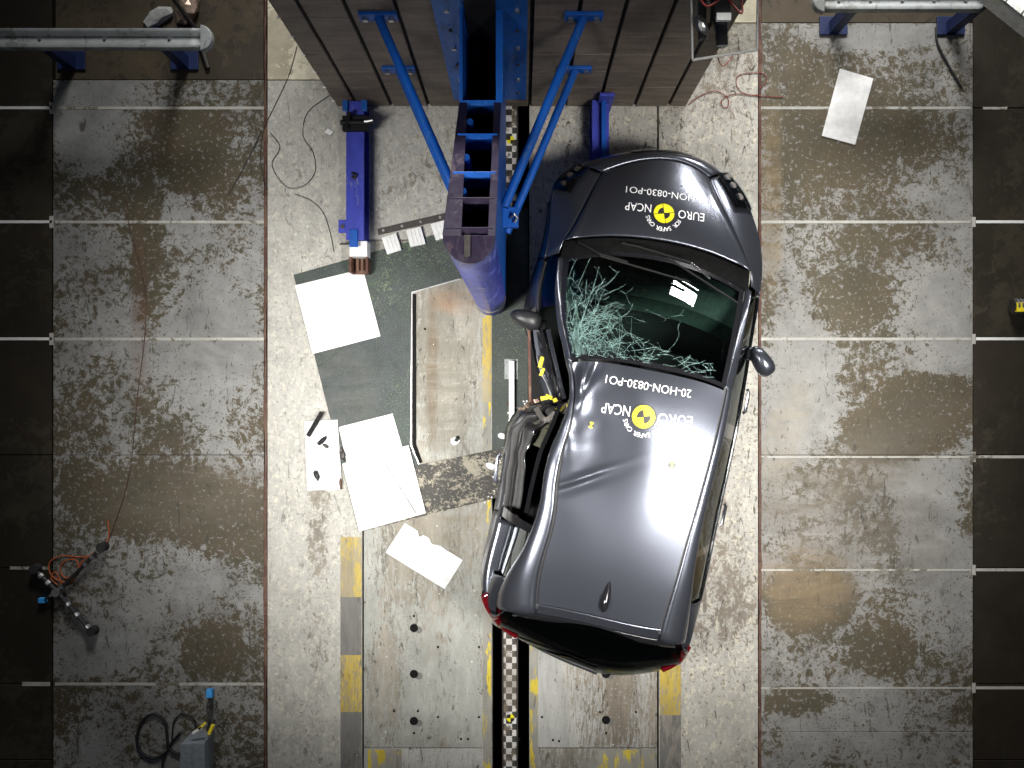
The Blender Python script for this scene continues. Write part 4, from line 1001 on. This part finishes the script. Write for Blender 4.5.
target(591, 425, 1.46, 3.2, .5, rt, roofo, 'target_sticker', False)

# ------------------------------------------------------------------ GUARD RAILS at the top corners
M['navy'] = plain('navy blue steel', (.004,.015,.075), .5)
def guard(x0, x1, yc, z, label, feet, flip):
    e = empty('guard_rail', ((x0+x1)/2, yc, 0), label, 'guard rail', 'grey guard rails either side of the barrier')
    m = MB(); prof = [(-.085,.0),(-.075,.045),(-.045,.05),(-.02,.02),(.02,.02),(.045,.05),(.075,.045),(.085,0)]
    N = 24; V = []
    for i in range(N+1):
        x = x0 + (x1-x0)*i/N
        for a, b in prof: V.append((x, yc + a, z + b))
    k = len(prof); Fc = [(i*k+j, (i+1)*k+j, (i+1)*k+j+1, i*k+j+1) for i in range(N) for j in range(k-1)]
    mesh_obj('rail_beam', V, Fc, M['galv'], e, smooth=True, sharp=60, solid=.006)
    xe = x1 if not flip else x0
    d = 1 if not flip else -1
    m = MB(); n = 14; pts = [(xe + d*.09*math.cos(t), yc + .10*math.sin(t)) for t in np.linspace(-PI/2, PI/2, n)]
    m.prism([(xe, yc - .10), *pts, (xe, yc + .10)], z - .01, z + .055); m.build('end_cap', M['galv'], e, bevel=.01)
    for i in range(5):
        x = x0 + (x1-x0)*(i+.5)/5; MB().cyl((x, yc, z + .02), .012, .015, 8).build('bolt', M['steel'], e)
    for x in feet:
        MB().box(x - .04, x + .04, yc + .0, yc + .10, .02, z).build('post', M['navy'], e)
        MB().box(x - .12, x + .12, yc - .01, yc + .15, 0, .02).build('post_foot', M['navy'], e, bevel=.004)
z = .62; q0 = P(-120, 40, z); q1 = P(203, 40, z)
guard(q0.x, q1.x, q0.y, z, 'grey double-ridged guard rail with rounded end at top left', [P(72,50).x, P(185,50).x, P(-40,50).x], False)
q0 = P(822, 2, z); q1 = P(980, 2, z)
guard(q0.x, q1.x, q0.y, z, 'grey double-ridged guard rail at the top right', [P(833,50).x, P(950,50).x], True)
# clutter behind the left rail
tag(MB().tube([P(160, -20, .4), P(196, 30, .05), P(208, 68, .02)], .02, 8).build('steel_pole', M['dark_steel']), 'dark slanting pole behind the end of the left guard rail', 'pole')
chunk(160, 18, 0, .12, 'rag', 'crumpled pale rag on the floor behind the left guard rail', 'lightgrey', (1.2,.6,.3), .5, 'rag', None)
chunk(190, 10, 0, .12, 'sandbag', 'brown sandbag behind the left guard rail end', 'brown_chip', (1.1,.8,.5), 1.2, 'bag', None)

# ------------------------------------------------------------------ camera shelf above the barrier's right edge
sh = empty('camera_shelf', P(725, 30, 2.5), 'clear acrylic shelf projecting past the right edge of the barrier', 'shelf')
zz = 2.5; px = [(691, -10), (758, -14), (757, 50), (692.5, 60)]
MB().prism([F2z(p, zz) for p in px] if False else [(P(a, b, zz).x, P(a, b, zz).y) for a, b in px], zz, zz + .01).build('acrylic_sheet', M['acrylic'], sh)
m = MB(); pp = [P(a, b, zz + .005) for a, b in px]
for a, b in zip(pp, pp[1:] + pp[:1]): m.bar(a, b, .010, .014)
m.build('sheet_edge', M['white'], sh)
MB().box(pp[0].x + .05, pp[0].x + .09, 2.0, YB - .002, zz - .05, zz - .001).build('shelf_arm', M['dark_steel'], sh, bevel=.004)
cz = zz + .014; c = P(722, 20, cz + .1)
hs = empty('high_speed_camera', (c.x, c.y, cz), 'small black camera with white label and red cables on the acrylic shelf', 'camera')
MB().box(c.x - .045, c.x + .045, c.y + .02, c.y + .20, cz, cz + .12).build('body', M['black_plastic'], hs, bevel=.008)
MB().tube([(c.x + .0, c.y + .02, cz + .06), (c.x + .01, c.y - .13, cz + .06)], [.038, .033], 16).build('lens', M['gloss_black'], hs, smooth=True)
MB().box(c.x - .035, c.x + .045, c.y - .01, c.y + .03, cz + .10, cz + .125).build('label_plate', M['white'], hs)
m = MB(); m.tube(smoothpath([(c.x - .02, c.y + .1, cz+.13), (c.x - .10, c.y + .05, cz+.16), (c.x - .14, c.y + .16, cz+.12), (c.x - .08, c.y + .28, cz+.1)]), .006, 6)
m.tube(smoothpath([(c.x + .03, c.y + .1, cz+.13), (c.x + .10, c.y + .02, cz+.14), (c.x + .09, c.y + .16, cz+.12), (c.x + .03, c.y + .26, cz+.1)]), .006, 6); m.build('cable', M['red_cable'], hs, smooth=True)
m = MB(); m.tube(smoothpath([P(716, 52, zz), P(722, 66, .8), P(730, 60, .1), P(733, 54, .02)]), .005, 6); tag(m.build('cable', M['red_cable'], smooth=True), 'thin red lead hanging from the acrylic shelf to the floor', 'cable')
chunk(701, 26, zz + .02, .05, 'cable_bundle', 'small knot of pale cable on the left of the acrylic shelf', 'steel', (.6,1.2,.5), .5, 'cable', None)

# ------------------------------------------------------------------ strip lamp at the top right corner
a = P(966, -58, 4.0); b = P(1070, 25, 4.0)
lf = empty('strip_light', ((a.x+b.x)/2, (a.y+b.y)/2, 4.0), 'lit fluorescent strip light with wire guard in the top right corner', 'lamp')
d = (b - a).normalized(); sd = Vector((d.y, -d.x, 0))
MB().bar(a + Vector((0,0,-.04)), b + Vector((0,0,-.04)), .24, .02).build('housing', M['galv'], lf, bevel=.004)
for k in (-1, 1): MB().bar(a + sd*.12*k, b + sd*.12*k, .014, .08).build('side_rail', M['steel'], lf, bevel=.003)
for k in (-.045, .045): MB().tube([a + sd*k, b + sd*k], .018, 12).build('tube', M['tube_light'], lf, smooth=True)
for t in (.2, .35, .5, .65, .8): p = a.lerp(b, t); MB().tube([p - sd*.12 + Vector((0,0,.04)), p + sd*.12 + Vector((0,0,.04))], .004, 6).build('guard_wire', M['dark_steel'], lf)

# ------------------------------------------------------------------ cables on the floor
def cable(name, pts, r, mat, lab, z=.0, group=None):
    o = MB().tube(smoothpath([P(x, y, z + r + .003) for x, y in pts], 10), r, 6).build(name, M[mat], smooth=True); return tag(o, lab, 'cable', group)
cable('cable', [(297, 46), (289, 75), (275, 105), (263, 132), (261, 165), (268, 190)], .003, 'dark_steel', 'thin dark cable running down from the barrier left edge')
cable('cable', [(330, 95), (308, 112), (303, 135), (313, 152), (315, 172), (303, 186), (286, 186), (272, 165), (280, 147), (270, 132)], .003, 'black_plastic', 'looped thin black cable left of the violet beam')
cable('cable', [(295, 194), (312, 201), (324, 214), (331, 236), (334, 252)], .0035, 'dark_steel', 'faint thin cable reaching towards the dark plate corner')
cable('cable', [(228, 195), (245, 165), (262, 130)], .003, 'black_plastic', 'thin cable crossing the left rusty joint')
cable('cable', [(688, 105), (700, 96), (715, 91), (727, 97), (728, 106), (723, 107), (722, 100), (735, 94), (760, 96), (783, 97)], .0035, 'red_cable', 'red cable with small loop right of the barrier')
cable('cable', [(760, 88), (766, 82), (764, 74), (750, 73), (738, 76), (737, 87), (746, 94), (758, 95)], .003, 'red_cable', 'red cable coil right of the barrier, above the small loop')
cable('cable', [(936, 27), (938, 45), (950, 68), (962, 88)], .010, 'black_plastic', 'thick dark cable hanging below the right guard rail')
cable('cable', [(130, 192), (127, 215), (146, 300), (137, 400), (128, 480), (107, 545)], .003, 'rust', 'long reddish cord stain-coloured on the left grey floor')
tag(MB().prism([F2(p) for p in ((328,129),(334,132),(331,136),(325,133))], 0, .02).build('cable_connector', M['white']), 'tiny white connector block left of the violet beam', 'connector')
# ------------------------------------------------------------------ fallen stand at left
tz = .05; jn = P(57.5, 592, tz)
fs = empty('light_stand', (jn.x, jn.y, 0), 'thin black metal stand fallen on the floor at left', 'stand')
def pole(pa, pb, r, rings):
    a = P(*pa, tz); b = P(*pb, tz); MB().tube([a, b], r, 10).build('leg', M['black_plastic'], fs, smooth=True)
    for t in rings: p = a.lerp(b, t); dd = (b-a).normalized()*.015; MB().tube([p-dd, p+dd], r*1.35, 10).build('clamp_ring', M['steel'], fs, smooth=True)
pole((104, 545), (57.5, 592), .016, (.12,.25,.4,.9)); pole((34, 569), (57.5, 592), .020, (.3,.6)); pole((57.5, 592), (93, 633), .018, (.3,.55,.85)); pole((45, 599), (57.5, 592), .010, (.5,))
for q in ((102,547),(35,569),(92,631)): p = P(*q, tz); MB().cyl((p.x, p.y, 0), .04, .08, 12).build('foot', M['rubber'], fs)
MB().cyl((jn.x, jn.y, tz-.03), .035, .07, 12).build('joint', M['steel'], fs)
x0, x1, y0, y1 = rect(41, 597, 48, 602); MB().box(x0, x1, y0, y1, 0, .05).build('blue_foot', M['cyan'], fs, bevel=.004)
cable('orange_cable', [(108, 520), (108, 540), (95, 552), (82, 562), (78, 572), (66, 578), (60, 570), (65, 561), (76, 560), (78, 570), (70, 582), (58, 580), (50, 573), (50, 562), (62, 556), (80, 557), (90, 556)], .006, 'orange_cable', 'orange cable coiled beside the fallen black stand')
cable('orange_cable', [(62, 588), (60, 580), (55, 572), (51, 578), (57, 585)], .006, 'orange_cable', 'short orange cable loop at the joint of the fallen stand')
# ------------------------------------------------------------------ grey box bottom left
bx = empty('control_box', P(202, 748), 'grey plastic control box at the bottom left with yellow trim and leads', 'box')
x0, x1, y0, y1 = rect(191.5, 732, 214, 778); MB().box(x0, x1, y0, y1, 0, .22).build('body', M['grey_plastic'], bx, bevel=.008)
x0, x1, y0, y1 = rect(190.5, 733, 202, 776); MB().box(x0, x1, y0, y1, .21, .228).build('lid', M['grey_plastic'], bx, bevel=.004)
MB().bar(P(193, 733, .2), P(202, 727, .2), .02, .03).build('white_tab', M['white'], bx); MB().bar(P(209, 734, .2), P(213, 725, .2), .025, .03).build('yellow_trim', M['bright_yellow'], bx); MB().bar(P(199, 729, .2), P(205, 723, .2), .02, .03).build('yellow_trim', M['bright_yellow'], bx)
m = MB()
for k in range(3): m.tube(smoothpath([P(207+k, 731, .16), P(209+k*1.2, 719, .12), P(207+k*3, 708, .06), P(210+k*.6, 697, .03)]), .006, 6)
m.build('lead', M['black_plastic'], bx, smooth=True)
x0, x1, y0, y1 = rect(208, 688, 214, 696); MB().box(x0, x1, y0, y1, 0, .05).build('blue_plug', M['cyan'], bx, bevel=.004)
cable('black_cable', [(192, 748), (180, 754), (169, 748), (167, 733), (165, 722), (155, 714), (143, 720), (137, 737), (141, 752), (154, 758), (166, 752), (172, 742), (180, 733)], .012, 'black_plastic', 'looped black cable beside the grey control box')
cable('black_cable', [(166, 752), (163, 762), (161, 790)], .012, 'black_plastic', 'black cable end running off the bottom edge')
cable('black_cable', [(172, 740), (174, 722), (183, 714), (194, 720), (196, 730)], .007, 'black_plastic', 'thin black cable loop arching over to the grey control box')
# ------------------------------------------------------------------ yellow device at right edge
yd = empty('floor_sensor', P(1014, 308), 'small metal cylinder with yellow label lying at the right edge', 'sensor')
a = P(1012, 306, .07); b = P(1040, 306, .07); MB().tube([a, b], .06, 16).build('body', M['dark_steel'], yd, smooth=True)
for q in (1014, 1018): c = P(q, 306, .07); MB().tube([c, c + Vector((.018, 0, 0))], .068, 16).build('ring', M['steel'], yd, smooth=True)
x0, x1, y0, y1 = rect(1008, 304, 1015, 313); MB().box(x0, x1, y0, y1, .05, .134).build('yellow_label', M['bright_yellow'], yd)
